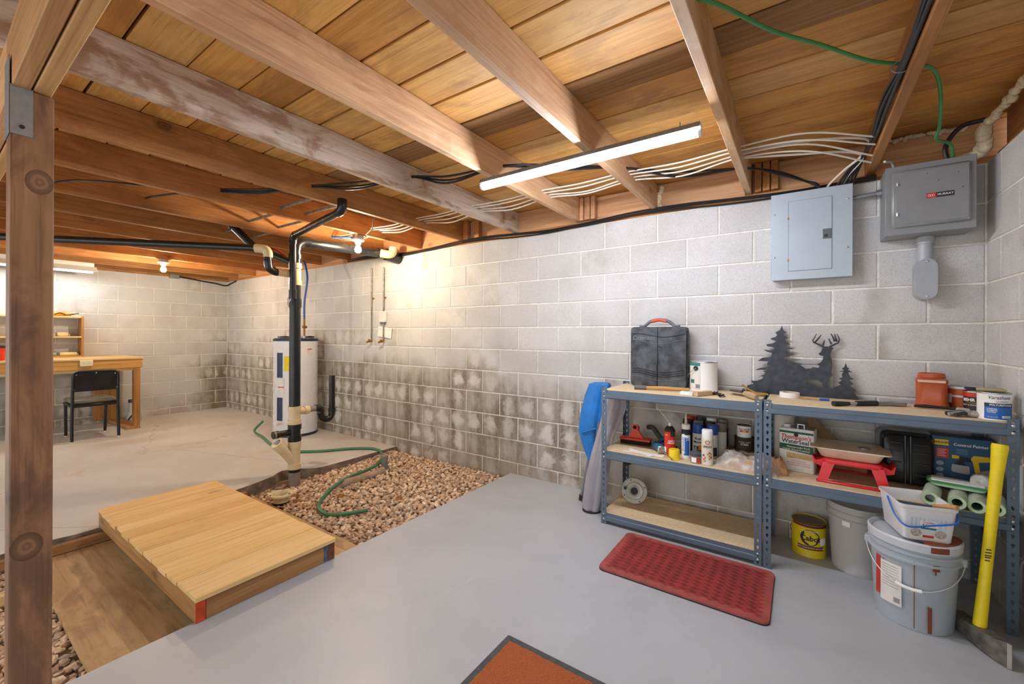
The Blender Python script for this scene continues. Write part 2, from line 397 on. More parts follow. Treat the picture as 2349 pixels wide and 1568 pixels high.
def stone(mb, c, s, rnd):
    v, f = ico(); q = Matrix.Rotation(rnd.uniform(0, 6.3), 3, 'Z') @ Matrix.Rotation(rnd.uniform(-.7, .7), 3, 'X') @ Matrix.Rotation(rnd.uniform(-.7, .7), 3, 'Y')
    d = (s * rnd.uniform(.9, 1.35), s * rnd.uniform(.65, 1.), s * rnd.uniform(.4, .75))
    vs = []
    for a in v:
        k = rnd.uniform(.72, 1.18); vs.append(q @ Vector((a.x * d[0] * k, a.y * d[1] * k, a.z * d[2] * k)) + Vector(c))
    mb.add(vs, f, rnd.randrange(6))
rg = random.Random(11)
spots = []
y = -.5
while y < 3.08:
    x = XN - .02
    while x < XF - .015:
        xx, yy = x + rg.uniform(-.014, .014), y + rg.uniform(-.012, .012)
        ply = (.41 < yy < 1.62 and -3.62 < xx < -2.2)
        pipe = (xx + 3.68) ** 2 + (yy - 1.95) ** 2 < .06 ** 2
        if not ply and not pipe and xx < XF - .012 and (xx > XN + .012 or (1.72 < yy < 2.12 and xx > -3.8)) and yy < 3.09:
            spots.append((xx, yy))
            if rg.random() < .35: spots.append((xx + rg.uniform(-.012, .012), yy + rg.uniform(-.012, .012)))
        x += .032
    y += .028
spots = [(p[0], min(p[1], 3.085)) for p in spots]
near = sorted(spots, key=lambda p: (p[0] ** 2 + p[1] ** 2 if (p[1] > 1.5 or -3. < p[0] < -2.2 and .2 < p[1] < .41) else 99))[:300]
nearset = set(near)
rest = MB()
for p in spots:
    s_ = rg.uniform(.013, .025); z = gz(*p) + rg.uniform(-.004, .010)
    if p in nearset:
        mb = MB(); stone(mb, (0, 0, 0), s_, rg); o = mb.obj('stone', M_GR, gravel, (p[0], p[1], z), smooth=False)
    else: stone(rest, (p[0], p[1], z), s_, rg)
ro = rest.obj('loose_stones', M_GR, gravel, smooth=False); ro['kind'] = 'stuff'
# ------------------------------------------------------------------ timber: deck, joists, beam, post
ZB, ZD = 2.17, 2.355                                     # joist underside, deck underside
M_DECK = [wood('deck_a', 'dfae62', 'c48438', '7a5630', 0, .8, .7, tone=.16, ringamt=.12, thin=2, stain='8a5c2a', stain_amt=.35), wood('deck_b', 'd69e4e', 'b8742c', '6d4a26', 0, .9, .8, tone=.18, ringamt=.12, thin=2, stain='7a4c20', stain_amt=.4), wood('deck_c', 'e4b870', 'cc9046', '805c38', 0, .7, .5, tone=.14, ringamt=.12, thin=2, stain='96682f', stain_amt=.3)]
M_DECKR = wood('deck_rough', 'a87e4e', '7a5530', '4c3018', 0, 1.2, .3, .9)
M_GAP = flat('deck_backing', '33200f', .9)
cm = MB(); cm.bb(WXL - .2, WXR + .2, -2.2, WY + .25, ZD + .028, ZD + .06)
ceil = cm.obj('ceiling', M_GAP); ceil['kind'] = 'structure'; ceil['label'] = 'golden board deck over exposed joists'
JX = [.347, -.261, -.863, -1.472, -2.10, -2.72, -3.34, -3.985, -4.61, -5.26, -5.87, -6.48, -7.10, -7.72]   # right faces
ys = [-.71, -.515, -.32, -.12, .075, .27, .465, .66, .855, 1.05, 1.246, 1.445, 1.658, 1.839, 2.03, 2.225, 2.415, 2.61, 2.80, 2.99, 3.2]
rp = random.Random(5)
for i in range(len(ys) - 1):
    y0, y1 = ys[i] + .0025, ys[i + 1] - (.0025 if rp.random() < .6 else .009)
    cuts = [WXR + .15] + sorted([JX[k] - .019 for k in rp.sample(range(1, 13), 2)], reverse=True) + [WXL - .1]
    for b, a in zip(cuts, cuts[1:]):
        z = ZD + rp.uniform(0, .002)
        m = M_DECKR if (abs(ys[i] - 1.658) < .01 or (abs(ys[i] - .855) < .01 and b > .5)) else rp.choice(M_DECK)
        MB().bb((a - b) / 2 + .001, (b - a) / 2 - .001, (y0 - y1) / 2, (y1 - y0) / 2, 0, .024, .002).obj('plank', m, ceil, ((a + b) / 2, (y0 + y1) / 2, z), smooth=False)
M_J = {'tan': wood('joist_tan', 'd4aa7a', 'b98854', '6a4a2c', 1, .9, .7, stain='dcc6ac', stain_amt=.45, thin=0), 'brown': wood('joist_brown', 'bf864a', '96602c', '4c2d14', 1, .9, .8, thin=0, stain='7a4a20', stain_amt=.35), 'white': wood('joist_weathered', 'd8cbbb', 'b39a80', '7a5a3e', 1, .8, .5, stain='8e6643', stain_amt=.8, thin=0), 'pale': wood('joist_pale', 'dbb790', 'c09468', '74502f', 1, .8, .6, stain='a87c58', stain_amt=.4, thin=0)}
jl = ['brown', 'tan', 'pale', 'pale', 'white'] + ['brown'] * 9
ords = ['first', 'second', 'third', 'fourth', 'fifth', 'sixth', 'seventh', 'eighth', 'ninth', 'tenth', 'eleventh', 'twelfth', 'thirteenth', 'fourteenth']
for k, xr in enumerate(JX):
    look = {'brown': 'brown', 'tan': 'tan', 'pale': 'pale tan', 'white': 'whitish weathered'}[jl[k]]
    o = MB().bb(-.02, .02, -2.65, 2.65, 0, ZD - ZB - .001, .003).obj('ceiling_joist', M_J[jl[k]], None, (xr - .02, .57, ZB), smooth=False)
    tag(o, '%s wooden ceiling joist, %s counting from the right wall' % (look, ords[k]), 'joist', 'ceiling joists')
# sill plates, rim boards and blocking over the walls
M_RIM = wood('rim_board', 'd2a377', 'b47e50', '6b4426', 0, .8, .7); M_SILL = wood('sill', 'b98450', '946132', '54341a', 0, .9, .5)
o = MB().bb(-4.5, 4.5, -.06, .06, 0, .038, .002).obj('trim_1', M_SILL, None, (-3.66, WY + .08, ZT + .001)); o['kind'] = 'structure'; o['label'] = 'sill plate along the top of the back wall'
o = MB().bb(-.06, .06, -2.9, 2.9, 0, .038, .002).obj('trim_2', M_J['brown'], None, (WXL - .07, .4, ZT + .001)); o['kind'] = 'structure'; o['label'] = 'sill plate along the top of the far wall'
rim = thing('rim_boards', 'row of rim boards closing the joist bays above the back wall', 'rim board', (-3.6, WY + .05, ZT + .04)); rim['kind'] = 'structure'
xs = [WXR + .1] + JX + [WXL - .05]
for k in range(len(xs) - 1):
    a, b = xs[k + 1] + .001, (xs[k] - .041 if k else xs[k])
    if k == len(xs) - 2: b = xs[k] - .041
    MB().bb((a - b) / 2, (b - a) / 2, -.019, .019, 0, ZD - ZT - .042, .002).obj('rim_board', M_RIM if k < 6 else M_J['brown'] and M_RIM, rim, ((a + b) / 2 + 3.6, .0, 0), smooth=False)
bl = thing('blocking', 'short upright blocking studs beside the fourth joist on the sill', 'blocking', (-1.42, WY + .02, ZB)); bl['kind'] = 'structure'
for x, wd, d in ((-1.452, .03, .0), (-1.419, .02, .006), (-1.392, .028, -.004), (-1.355, .035, .004)):
    MB().bb(-wd / 2, wd / 2, -.02, .02, 0, .182, .002).obj('stud', M_RIM, bl, (x + 1.42, d - .03, 0))
bl2 = thing('blocking', 'dark upright blocking studs between the two rightmost joists', 'blocking', (-.19, WY + .02, ZB)); bl2['kind'] = 'structure'
for x in (-.225, -.18, -.135): MB().bb(-.019, .019, -.02, .02, 0, .182, .002).obj('stud', M_J['brown'], bl2, (x + .19, -.02, 0))
bl3 = thing('blocking', 'brown blocking stud beside the sixth joist on the sill', 'blocking', (-2.6, WY + .02, ZB)); bl3['kind'] = 'structure'
for x in (-2.69, -2.55): MB().bb(-.028, .028, -.02, .02, 0, .182, .002).obj('stud', M_J['brown'], bl3, (x + 2.6, -.02, 0))
o = MB().bb(-.02, .02, -2.9, 2.9, 0, .186, .002).obj('trim_5', M_J['brown'], None, (WXL - .05, .5, ZT + .04)); o['kind'] = 'structure'; o['label'] = 'rim board above the far wall'
o = MB().bb(-4.7, 4.7, -.02, .02, 0, .23, .002).obj('trim_6', M_SILL, None, (-3.66, WY + .16, ZT + .001)); o['kind'] = 'structure'; o['label'] = 'outer rim timber behind the joist ends'
# built-up beam and post
M_BEAM = [wood('beam_a', 'c0905a', '98683a', '583416', 0, 1.2, .4), wood('beam_b', 'd2a46a', 'b0804a', '603c1c', 0, 1.2, .4), wood('beam_c', 'd9ab78', 'c08b55', '70482a', 0, .9, .3)]
beam = thing('support_beam', 'built-up wooden beam of two planks running over the post', 'beam', (-1.97, .215, ZB - .186))
MB().bb(-.06, 3.2, -.041, -.002, 0, .184, .003).obj('ply', M_BEAM[0], beam)
MB().bb(-4.2, -.063, -.041, -.002, 0, .184, .003).obj('ply', M_BEAM[2], beam)
MB().bb(-4.2, 3.2, .002, .041, 0, .184, .003).obj('ply', M_BEAM[1], beam)
M_POST = wood('post_wood', 'a07655', '785335', '3e2818', 2, .5, .9, .5, stain='4c3020', stain_amt=.5, thin=0, ks=2.1, kd=(1.9, 6.))
post = thing('wooden_post', 'dark brown rough wooden post with large knots supporting the beam', 'post', (-1.972, .2165, -.12))
MB().bb(-.045, .045, -.0445, .0445, 0, ZB - .186 + .12 - .001, .004).obj('shaft', M_POST, post)
def knot_mat():
    t = NT('knot'); x, y, z = t.xyz(t.obj()); d = t.math('SQRT', t.math('ADD', t.math('MULTIPLY', y, y), t.math('MULTIPLY', t.math('MULTIPLY', z, z), .7)))
    d = t.math('ADD', d, t.math('MULTIPLY', t.noise(t.obj(), 40., 3), .008)); rg_ = t.math('MULTIPLY_ADD', t.math('SINE', t.math('MULTIPLY', d, 420.)), .5, .5)
    c = t.mix(rg_, lin('74523a'), lin('8a6545')); c = t.mix(t.step(d, .020, .036), c, lin('5c4029')); t.out(c, .6); return t.m
for ky, kz, kr in ((.018, 1.83, .030), (-.016, .72, .034)):
    MB().lathe([(.0001, .0006), (kr * .8, .0005), (kr, .0)], 28, axis=(1, 0, 0)).xf(Matrix.Diagonal((1, 1, 1.25, 1))).obj('knot', knot_mat(), post, (.0452, ky if abs(ky) + kr < .0445 else math.copysign(.0435 - kr, ky), kz))
M_GALV = flat('galvanised', 'a9b4bb', .38, .8, var=.15, vs=40)
br = MB().bb(.0455, .0475, -.047, .0, 2.0 - .04, 2.0 + .105).bb(-.045, .0475, -.048, -.046, 1.96, 2.19).obj('bracket', M_GALV, post)
MB().cyl((.0476, -.022, 1.985), (.0495, -.022, 1.985), .006, n=12).obj('nail', flat('dark_nail', '3a3a38', .5, .6), br)
# ------------------------------------------------------------------ lamps
M_WHITE = flat('white_enamel', 'e4e4e0', .35, var=.04)
def shop_light():
    t = thing('shop_light', 'lit LED strip light hanging across the joists', 'light', (-.93, 1.885, 2.10))
    tilt = Matrix.Rotation(R(-4), 4, 'X')
    e = emis('led_tube', 'eaf0ff', LED_POWER)
    MB().lathe([(.0001, -.575), (.019, -.575), (.019, .575), (.0001, .575)], 20, (0, 0, 0), axis=(1, 0, 0)).xf(tilt).obj('tube', e, t)
    hous = MB().prism([(-.030, .011), (-.022, .036), (.022, .036), (.030, .011), (.026, .011), (.019, .021), (-.019, .021), (-.026, .011)], -.585, .585, 'yz').xf(tilt).obj('housing', M_GALV, t)
    for s in (-1, 1):
        MB().lathe([(.0001, -.006), (.019, -.006), (.019, .006), (.0001, .006)], 16, (s * .582, 0, 0), axis=(1, 0, 0)).xf(tilt).obj('end_cap', M_WHITE, t)
    for x in (-.52, .05, .5):
        MB().tube([(x, .006, .03), (x, .01, .068)], .0025, 6).obj('hanger', M_GALV, t)
    return t
shop_light()
M_PORC = flat('porcelain', 'e8e6e0', .3, var=.05); M_JBOX = flat('junction_box', '8f9296', .45, .5)
def bulb(x, y, label):
    t = thing('bare_bulb_light', label, 'light', (x, y, ZB - .005))
    MB().lathe([(.0001, 0), (.052, 0), (.052, -.032), (.0001, -.032)], 12).obj('junction_box', M_JBOX, t)
    MB().lathe([(.0001, -.032), (.058, -.033), (.055, -.046), (.03, -.055), (.024, -.078), (.0001, -.078)], 24).obj('lampholder', M_PORC, t)
    MB().lathe([(.013, -.078), (.014, -.09), (.024, -.108), (.030, -.128), (.026, -.147), (.014, -.157), (.0002, -.159)], 20).obj('bulb', emis('bulb_glow', 'ffe7c6', BULB_POWER), t)
    return t
bulb(-3.40, 2.39, 'lit bare bulb in white lampholder beside the big black drain pipe')
bulb(-6.49, 1.80, 'lit bare bulb in lampholder above the far floor near the workbench')
def fluoro():
    t = thing('fluorescent_light', 'white fluorescent shop fixture hanging over the workbench', 'light', (-7.6, .80, 2.05))
    MB().bb(-.05, .05, -.58, .58, .055, .105, .004).obj('body', M_WHITE, t)
    MB().prism([(-.13, -.01), (-.05, .055), (.05, .055), (.13, -.01), (.127, -.013), (.048, .05), (-.048, .05), (-.127, -.013)], -.6, .6, 'xz').obj('reflector', M_WHITE, t)
    for x in (-.06, .06):
        MB().lathe([(.0001, -.55), (.0165, -.55), (.0165, .55), (.0001, .55)], 14, (x, 0, .0), axis=(0, 1, 0)).obj('tube', emis('fluorescent_tube', 'f6fbff', FLUO_POWER), t)
    for y in (-.5, .45): MB().tube([(0, y, .105), (0, y, .118)], .003, 6).obj('hanger', M_GALV, t)
fluoro()
# ------------------------------------------------------------------ plumbing stack
M_ABS = flat('black_abs', '17181a', .28, var=.3, vs=12); M_PVC = flat('cream_pvc', 'd9c79c', .38, var=.08, vs=8)
M_GREYP = flat('grey_band', '8b7f73', .7, var=.2, vs=15); M_BRASS = flat('brass', '9a7742', .35, .8); M_COPPER = flat('old_copper', '85807a', .4, .5, var=.3, vs=20)
SX, SY = -3.68, 1.95
def ring(mb, z, r, h=.012, c=(0, 0)): mb.lathe([(r - .012, z - h), (r, z - h), (r, z + h), (r - .012, z + h)], 24, (c[0], c[1], 0)); return mb
st = thing('drain_stack', 'tall black and cream plastic drain stack rising from the slab edge', 'drain pipe', (SX, SY, -.09))
def seg(z0, z1, r, name, m, n=24): return MB().cyl((0, 0, z0 + .09), (0, 0, z1 + .09), r, n=n).obj(name, m, st)
seg(-.09, .07, .047, 'base_coupling', M_GREYP)
seg(.03, .075, .0475, 'coupling_sleeve', M_ABS)
wy = MB().cyl((0, 0, .155), (0, 0, .39), .0465, n=24); ring(wy, .17, .054, .022); ring(wy, .365, .054, .026)
wy.tube([(0, 0, .20), (0, -.14, .385)], .042, 20); wy.tube([(0, -.105, .338), (0, -.155, .404)], .048, 20)
wy.obj('wye_fitting', M_PVC, st)
MB().cyl((0, -.1551, .404), (0, -.156, .405), .036, n=20).obj('wye_opening', M_ABS, st)
cl = MB().cyl((0, 0, .39), (0, 0, .54), .048, n=24); ring(cl, .415, .055, .02); ring(cl, .52, .055, .022)
cl.tube([(0, -.03, .475), (0, -.17, .475)], .027, 16); cl.tube([(0, -.14, .475), (0, -.185, .475)], .032, 16)
cl.obj('cleanout_tee', M_ABS, st)
MB().tube([(0, -.165, .475), (0, -.178, .475)], .0335, 16).obj('hose_clamp', M_GREYP, st)
te = MB().cyl((0, 0, .54), (0, 0, .70), .0465, n=24); ring(te, .56, .053, .02); ring(te, .68, .053, .02)
te.tube([(0, .02, .65), (0, .12, .65)], .031, 18); te.tube([(0, .085, .65), (0, .128, .65)], .037, 18)
te.obj('tee_fitting', M_PVC, st)
seg(.60, 1.70, .0455, 'main_pipe', M_ABS)
MB().cyl((0, 0, 1.48 + .09), (0, 0, 1.56 + .09), .052, n=24).obj('coupling', M_ABS, st)
t2 = MB().cyl((0, 0, 1.765), (0, 0, 1.965), .0465, n=24); ring(t2, 1.79, .053, .022); ring(t2, 1.94, .053, .022); t2.tube([(0, -.03, 1.865), (0, -.09, 1.865)], .034, 18)
t2.obj('upper_tee_fitting', M_PVC, st)
up = MB().cyl((0, 0, 1.955), (0, 0, 2.12), .047, n=24); ring(up, 2.02, .053, .02); up.tube(curve([(0, 0, 2.08), (0, .01, 2.13), (0, .06, 2.165), (0, .12, 2.17)], 5), .05, 20)
up.obj('sweep_elbow', M_ABS, st)
MB().tube([(0, .10, 2.165), (0, .93, 2.20)], .0445, 20).obj('upper_drain_pipe', M_ABS, st)
hb = MB(); hb.tube([(0, .88, 2.198), (0, .99, 2.203)], .053, 20); hb.tube([(0, .98, 2.2), (.0, 1.16, 2.18)], .064, 20); hb.obj('wall_coupling', M_ABS, st)
MB().tube(curve([(0.07, .86, 2.185), (.10, .93, 2.18), (.10, .985, 2.205), (.10, 1.0, 2.26)], 6), .043, 20).obj('cream_elbow', M_PVC, st)
# trap arm and standpipe
MB().tube([(0, .12, .65), (0, .22, .655)], .0265, 16).obj('trap_arm', M_GREYP, st)
tr = MB().tube(curve([(0, .19, .655), (0, .225, .652), (0, .243, .63), (0, .243, .60)], 5), .031, 16)
tr.tube([(0, .243 + .057 - .057 * math.cos(a), .60 - .066 * math.sin(a)) for a in [math.pi * k / 12 for k in range(13)]], .031, 16)
tr.obj('p_trap', M_ABS, st)
MB().cyl((0, .357, .60), (0, .357, .945), .028, n=18).obj('standpipe', M_ABS, st)
MB().cyl((0, .357, .598), (0, .357, .635), .034, n=18).obj('trap_collar', M_ABS, st)
# second small vent pipe strapped in front
vp = thing('vent_pipe', 'thin black vent pipe bent towards the ceiling in front of the drain stack', 'vent pipe', (-3.625, 1.90, 1.56))
MB().tube([(0, 0, 0), (0, 0, .50)], .027, 16).obj('riser', M_ABS, vp)
MB().tube([(0, 0, -.01), (0, 0, .07)], .033, 16).obj('end_cap', M_ABS, vp)
MB().tube(curve([(0, 0, .47), (.005, 0, .51), (.03, -.005, .535), (.07, -.012, .54)], 5), .031, 16).obj('lower_elbow', M_ABS, vp)
MB().tube([(.06, -.011, .54), (.95, -.168, .55)], .027, 16).obj('offset_pipe', M_ABS, vp)
MB().tube(curve([(.92, -.163, .55), (.965, -.17, .555), (.985, -.174, .58), (.985, -.174, .63)], 5), .032, 16).obj('upper_elbow', M_ABS, vp)
MB().tube(curve([(-.03, -.03, .0), (.0, -.04, -.05), (.03, -.03, -.01)], 6) + curve([(.0, -.045, -.05), (.004, -.05, -.09), (.0, -.045, -.13)], 5), .0035, 6).obj('tie_string', flat('string', 'd8d2c2', .9), vp)
one(MB().tube(curve([(-3.95, 1.84, 2.02), (-3.86, 1.87, 2.0), (-3.78, 1.90, 1.95), (-3.75, 1.93, 1.88)], 5), .010, 8), 'red_water_line', flat('red_pex', 'b8352a', .4), 'short red plastic water line beside the upper drain tee', 'water pipe')
# left branch with cream elbow
lb = thing('branch_drain', 'long black drain pipe with cream elbow running left below the joists', 'drain pipe', (-3.68, 1.72, 1.77))
MB().tube([(0, .14, .005), (0, .075, .005)], .032, 18).obj('cream_stub', M_PVC, lb)
MB().tube(curve([(0, .09, .005), (0, .055, .005), (0, .01, .03), (0, 0, .08), (0, 0, .10)], 5), .031, 16).obj('black_elbow', M_ABS, lb)
MB().cyl((0, 0, .06), (0, 0, .15), .028, n=16).obj('drop_pipe', M_ABS, lb)
MB().tube(curve([(0, 0, .12), (0, 0, .155), (-.015, -.015, .185), (-.05, -.05, .192), (-.07, -.07, .193)], 5), .036, 18).obj('cream_elbow', M_PVC, lb)
MB().tube([(-.05, -.05, .193), (-1.10, -1.10, .205), (-2.6, -2.6, .22)], .029, 16).obj('long_pipe', M_ABS, lb)
db = thing('ceiling_drain', 'short black drain pipe dropping diagonally from the joists near the stack', 'drain pipe', (-4.12, 1.66, 2.0))
MB().tube([(-.06, -.04, .24), (.14, .10, .0)], .033, 16).obj('pipe', M_ABS, db); MB().tube([(-.06, -.04, .26), (-.02, -.012, .19)], .04, 16).obj('hub', M_ABS, db)
MB().tube([(.10, .075, .03), (.42, .27, -.12)], .03, 16).obj('lower_pipe', M_ABS, db)
# ------------------------------------------------------------------ water heater
M_HTR = flat('heater_enamel', 'dfe0e2', .3, var=.03); M_NAVY = flat('navy_band', '1f2c52', .4, var=.1); M_LBL = flat('paper_label', 'dcdad3', .7, var=.08); M_YEL = flat('energy_label', 'e6cf1f', .6, var=.05); M_REDP = flat('red_print', 'b63a2c', .6); M_INK = flat('ink', '26282c', .6)
HX, HY = -5.24, 2.79
ht = thing('water_heater', 'white cylindrical water heater with navy bands behind the drain stack', 'water heater', (HX, HY, 0), face_cam(HX, HY) + R(4))
MB().lathe([(.0001, .028), (.248, .028), (.25, .035), (.25, 1.165), (.0001, 1.165)], 48).obj('tank', M_HTR, ht)
MB().lathe([(.0001, 0), (.253, 0), (.253, .03), (.0001, .03)], 48).obj('base_ring', M_NAVY, ht)
MB().lathe([(.254, 1.16), (.254, 1.185), (.235, 1.195), (.0001, 1.2)], 48).obj('top_rim', M_NAVY, ht)
MB().grid(lambda u, v: ((u - .5) * .40, (v - .5) * .36 + .02, 1.2 + .012 + .012 * math.sin(u * 9 + v * 5)), 12, 10).obj('insulation_cover', flat('foil_cover', 'cfc8bd', .6, bump=.5), ht)
for z0, z1 in ((.72, 1.02), (.20, .48)): patch(ht, 'access_cover', M_NAVY, -.252, -.17, z0, z1, wrap=.2535, n=6)
patch(ht, 'rating_label', M_LBL, -.235, -.15, .52, .715, wrap=.252); patch(ht, 'red_stripe', M_REDP, -.235, -.15, .60, .612, wrap=.2526)
patch(ht, 'energy_label', M_YEL, -.15, -.075, .80, .98, wrap=.2525); patch(ht, 'warning_label', M_LBL, .115, .175, .98, 1.06, wrap=.2525); patch(ht, 'warning_heading', M_REDP, .115, .175, 1.055, 1.066, wrap=.2532)
patch(ht, 'brand_badge', M_LBL, -.235, -.17, 1.07, 1.11, wrap=.2525)
MB().tube([(-.19, -.2, .17), (-.23, -.24, .17)], .018, 12).obj('drain_valve', flat('valve_white', 'd9d0b8', .5), ht)
px_ = thing('water_line', 'blue flexible water line with copper fitting above the water heater', 'water pipe', (-5.04, 2.785, 1.205))
MB().tube(curve([(0, 0, .23), (.005, 0, .45), (.03, .02, .72), (-.05, .04, .9), (-.11, .05, .96)], 8), .0125, 10).obj('flexible_hose', flat('blue_pex', '2c57a5', .4, var=.1), px_)
MB().tube([(0, 0, .0), (0, 0, .24)], .0125, 10).obj('copper_riser', flat('bright_copper', '9c6a35', .35, .8), px_)
MB().tube([(-.0, -.02, .13), (0, .03, .13)], .016, 10).obj('valve', M_BRASS, px_)
MB().tube([(0, 0, -.01), (0, 0, .02)], .018, 10).obj('nipple', M_GALV, px_)
# ------------------------------------------------------------------ pipes, box and envelope on the wall
for i, (x, zt, lab) in enumerate(((-4.125, 2.02, 'left copper pipe with valve running down the block wall'), (-3.91, 2.01, 'right copper pipe with valve running past the white wall box'))):
    t = thing('copper_pipe', lab, 'pipe', (x, WY - .022, 1.16), group='wall copper pipes')
    MB().tube([(0, 0, .02), (0, 0, zt - 1.16)], .009, 10).obj('pipe', M_COPPER, t)
    MB().tube([(0, 0, .03), (0, -.01, .01), (-.05, -.03, -.005)], [.012, .014, .011], 10).obj('valve', M_BRASS, t)
    MB().sph((0, -.035, .018), .014, 8, 6).obj('valve_handle', M_BRASS, t)
    MB().bb(-.022, .022, .004, .021, .50, .515).obj('pipe_strap', M_BRASS, t)
b = thing('wall_box', 'small white utility box on the wall behind the right copper pipe', 'utility box', (-3.925, WY - .001, 1.385))
MB().bb(-.05, .055, -.035, 0, 0, .125, .006).obj('box', flat('old_white', 'd4d0c6', .6), b); MB().bb(-.055, -.02, -.02, -.001, -.02, .02, .004).obj('bracket', M_GREYP, b)
e = thing('envelope', 'white envelope tucked on the wall below the utility box', 'envelope', (-3.90, WY - .012, 1.20))
ro = Matrix.Rotation(R(6), 3, 'Y'); MB().box((0, 0, .07), (.235, .004, .115), ro).obj('envelope_body', flat('envelope_white', 'eceae4', .7, var=.03), e); MB().box((.005, -.0025, .10), (.225, .001, .002), ro).obj('flap_edge', M_GREYP, e)
# ------------------------------------------------------------------ workbench
M_BENCH = wood('bench_wood', 'cfa058', 'ab7833', '5e3d18', 1, .8, .5); M_BTOP = wood('bench_top', 'e3c58e', 'cda765', '8a6636', 1, .7, .4); M_BZ = wood('bench_leg', 'bd8a4c', '946430', '54361a', 2, .8, .6); M_BXW = wood('bench_foot', 'c49456', '9f6f3a', '5c3c1c', 0, .8, .5)
wb = thing('workbench', 'long wooden workbench against the far wall', 'workbench', (-7.6, .95, 0))
MB().bb(-.44, .455, -1.0, .83, .912, .935, .003).obj('bench_top', M_BTOP, wb)
MB().bb(.405, .443, -1.0, .82, .80, .911, .002).obj('apron', M_BENCH, wb); MB().bb(.38, .42, -1.0, .80, .765, .80, .002).obj('rail', M_BTOP, wb)
MB().bb(-.42, .40, .78, .82, .80, .911, .002).obj('end_apron', M_BXW, wb)
MB().bb(.355, .44, .735, .80, .038, .80, .003).obj('leg', M_BZ, wb); MB().bb(-.40, -.36, .50, .77, .038, .80, .003).obj('leg', M_BZ, wb)
MB().bb(-.42, .445, .66, .80, 0, .038, .003).obj('foot', M_BXW, wb)
MB().bb(.355, .44, -.95, -.87, 0, .80, .003).obj('leg', M_BZ, wb); MB().bb(-.40, -.36, -.95, -.75, 0, .80, .003).obj('leg', M_BZ, wb)
oc = thing('power_outlet', 'cream double power outlet mounted on the workbench apron', 'outlet', (-7.155, 1.24, .882))
MB().bb(0, .022, -.057, .057, -.037, .037, .004).obj('cover_plate', flat('cream_plate', 'e0d6b8', .45, var=.04), oc)
for s in (-1, 1):
    so = MB().cyl((.0221, s * .022, 0), (.0245, s * .022, 0), .016, n=16).obj('socket', flat('cream_plate', 'e0d6b8'), oc)
    for q in (-.005, .005): MB().bb(.0246, .0252, s * .022 + q - .001, s * .022 + q + .001, -.004, .005).obj('slot', M_INK, so)
hu = thing('desk_hutch', 'open wooden shelf hutch standing on the workbench', 'shelf', (-7.93, 1.0, .936))
MB().bb(-.11, .11, .31, .332, 0, .53, .002).obj('side_panel', M_BZ, hu); MB().bb(-.11, .11, -.55, -.53, 0, .53, .002).obj('side_panel', M_BZ, hu)
for z in (0, .25, .51): MB().bb(-.11, .11, -.53, .31, z, z + .02, .002).obj('shelf', M_BTOP if z else M_BENCH, hu)
M_OR = flat('orange_tool', 'e79a17', .45, var=.1); M_BLK = flat('black_plastic', '1d1e20', .45, var=.2)
tl = thing('power_tool', 'orange and black power tool lying on top of the hutch', 'tool', (-7.9, 1.12, 1.467))
MB().bb(-.04, .04, -.10, .06, .0, .05, .015).obj('body', M_OR, tl); MB().bb(-.03, .03, .05, .13, .01, .045, .01).obj('chuck', M_OR, tl)
MB().tube(curve([(.045, -.05, .02), (.05, 0, .04), (.045, .06, .015), (.05, .12, .03), (.05, .17, .04)], 5), .006, 6).obj('cord', M_BLK, tl); MB().bb(-.02, .03, .10, .19, .001, .012).obj('base', M_LBL, tl)
for nm, lab, y0, y1, z, h, m in (('paper_stack', 'stack of papers on the hutch middle shelf', .85, 1.07, 1.207, .035, M_LBL), ('cardboard_box', 'small tan cardboard box on the hutch middle shelf', 1.10, 1.20, 1.207, .05, flat('tan_card', 'cdb98a', .8)), ('tool_tray', 'grey metal tool tray on the hutch bottom shelf', .88, 1.10, .957, .05, M_GALV), ('yellow_caulk_tube', 'pale yellow tube lying on the hutch bottom shelf', 1.12, 1.28, .957, .04, flat('pale_yellow', 'e2d89a', .5))):
    one(MB().bb(-7.99, -7.87, y0, y1, z, z + h, .008).box((-7.9, y1 + .008, z + h * .3), (.04, .012, h * .4), None, .003), nm, m, lab, nm.split('_')[-1])
rc = thing('red_canister', 'red canister with dark lid on the workbench left of the post', 'canister', (-7.42, .565, .936)); MB().lathe([(.0001, 0), (.065, 0), (.068, .01), (.068, .14), (.0001, .14)], 24).obj('body', flat('red_can', 'd8351f', .4), rc); MB().lathe([(.07, .14), (.07, .165), (.0001, .17)], 24).obj('lid', M_BLK, rc)
jg = thing('pump_bottle', 'grey sprayer bottle with dark cap standing under the workbench', 'bottle', (-7.80, 1.835, 0))
MB().lathe([(.0001, 0), (.08, 0), (.085, .02), (.08, .09), (.06, .15), (.058, .27), (.0001, .27)], 20).obj('body', flat('bottle_grey', 'b4b0ac', .5), jg); MB().lathe([(.062, .27), (.062, .31), (.02, .315), (.018, .34), (.0001, .342)], 16).obj('cap', M_NAVY, jg); MB().tube(curve([(.07, -.03, .10), (.13, -.08, .06), (.12, -.10, .01)], 5), .01, 8).obj('hose', M_BLK, jg)
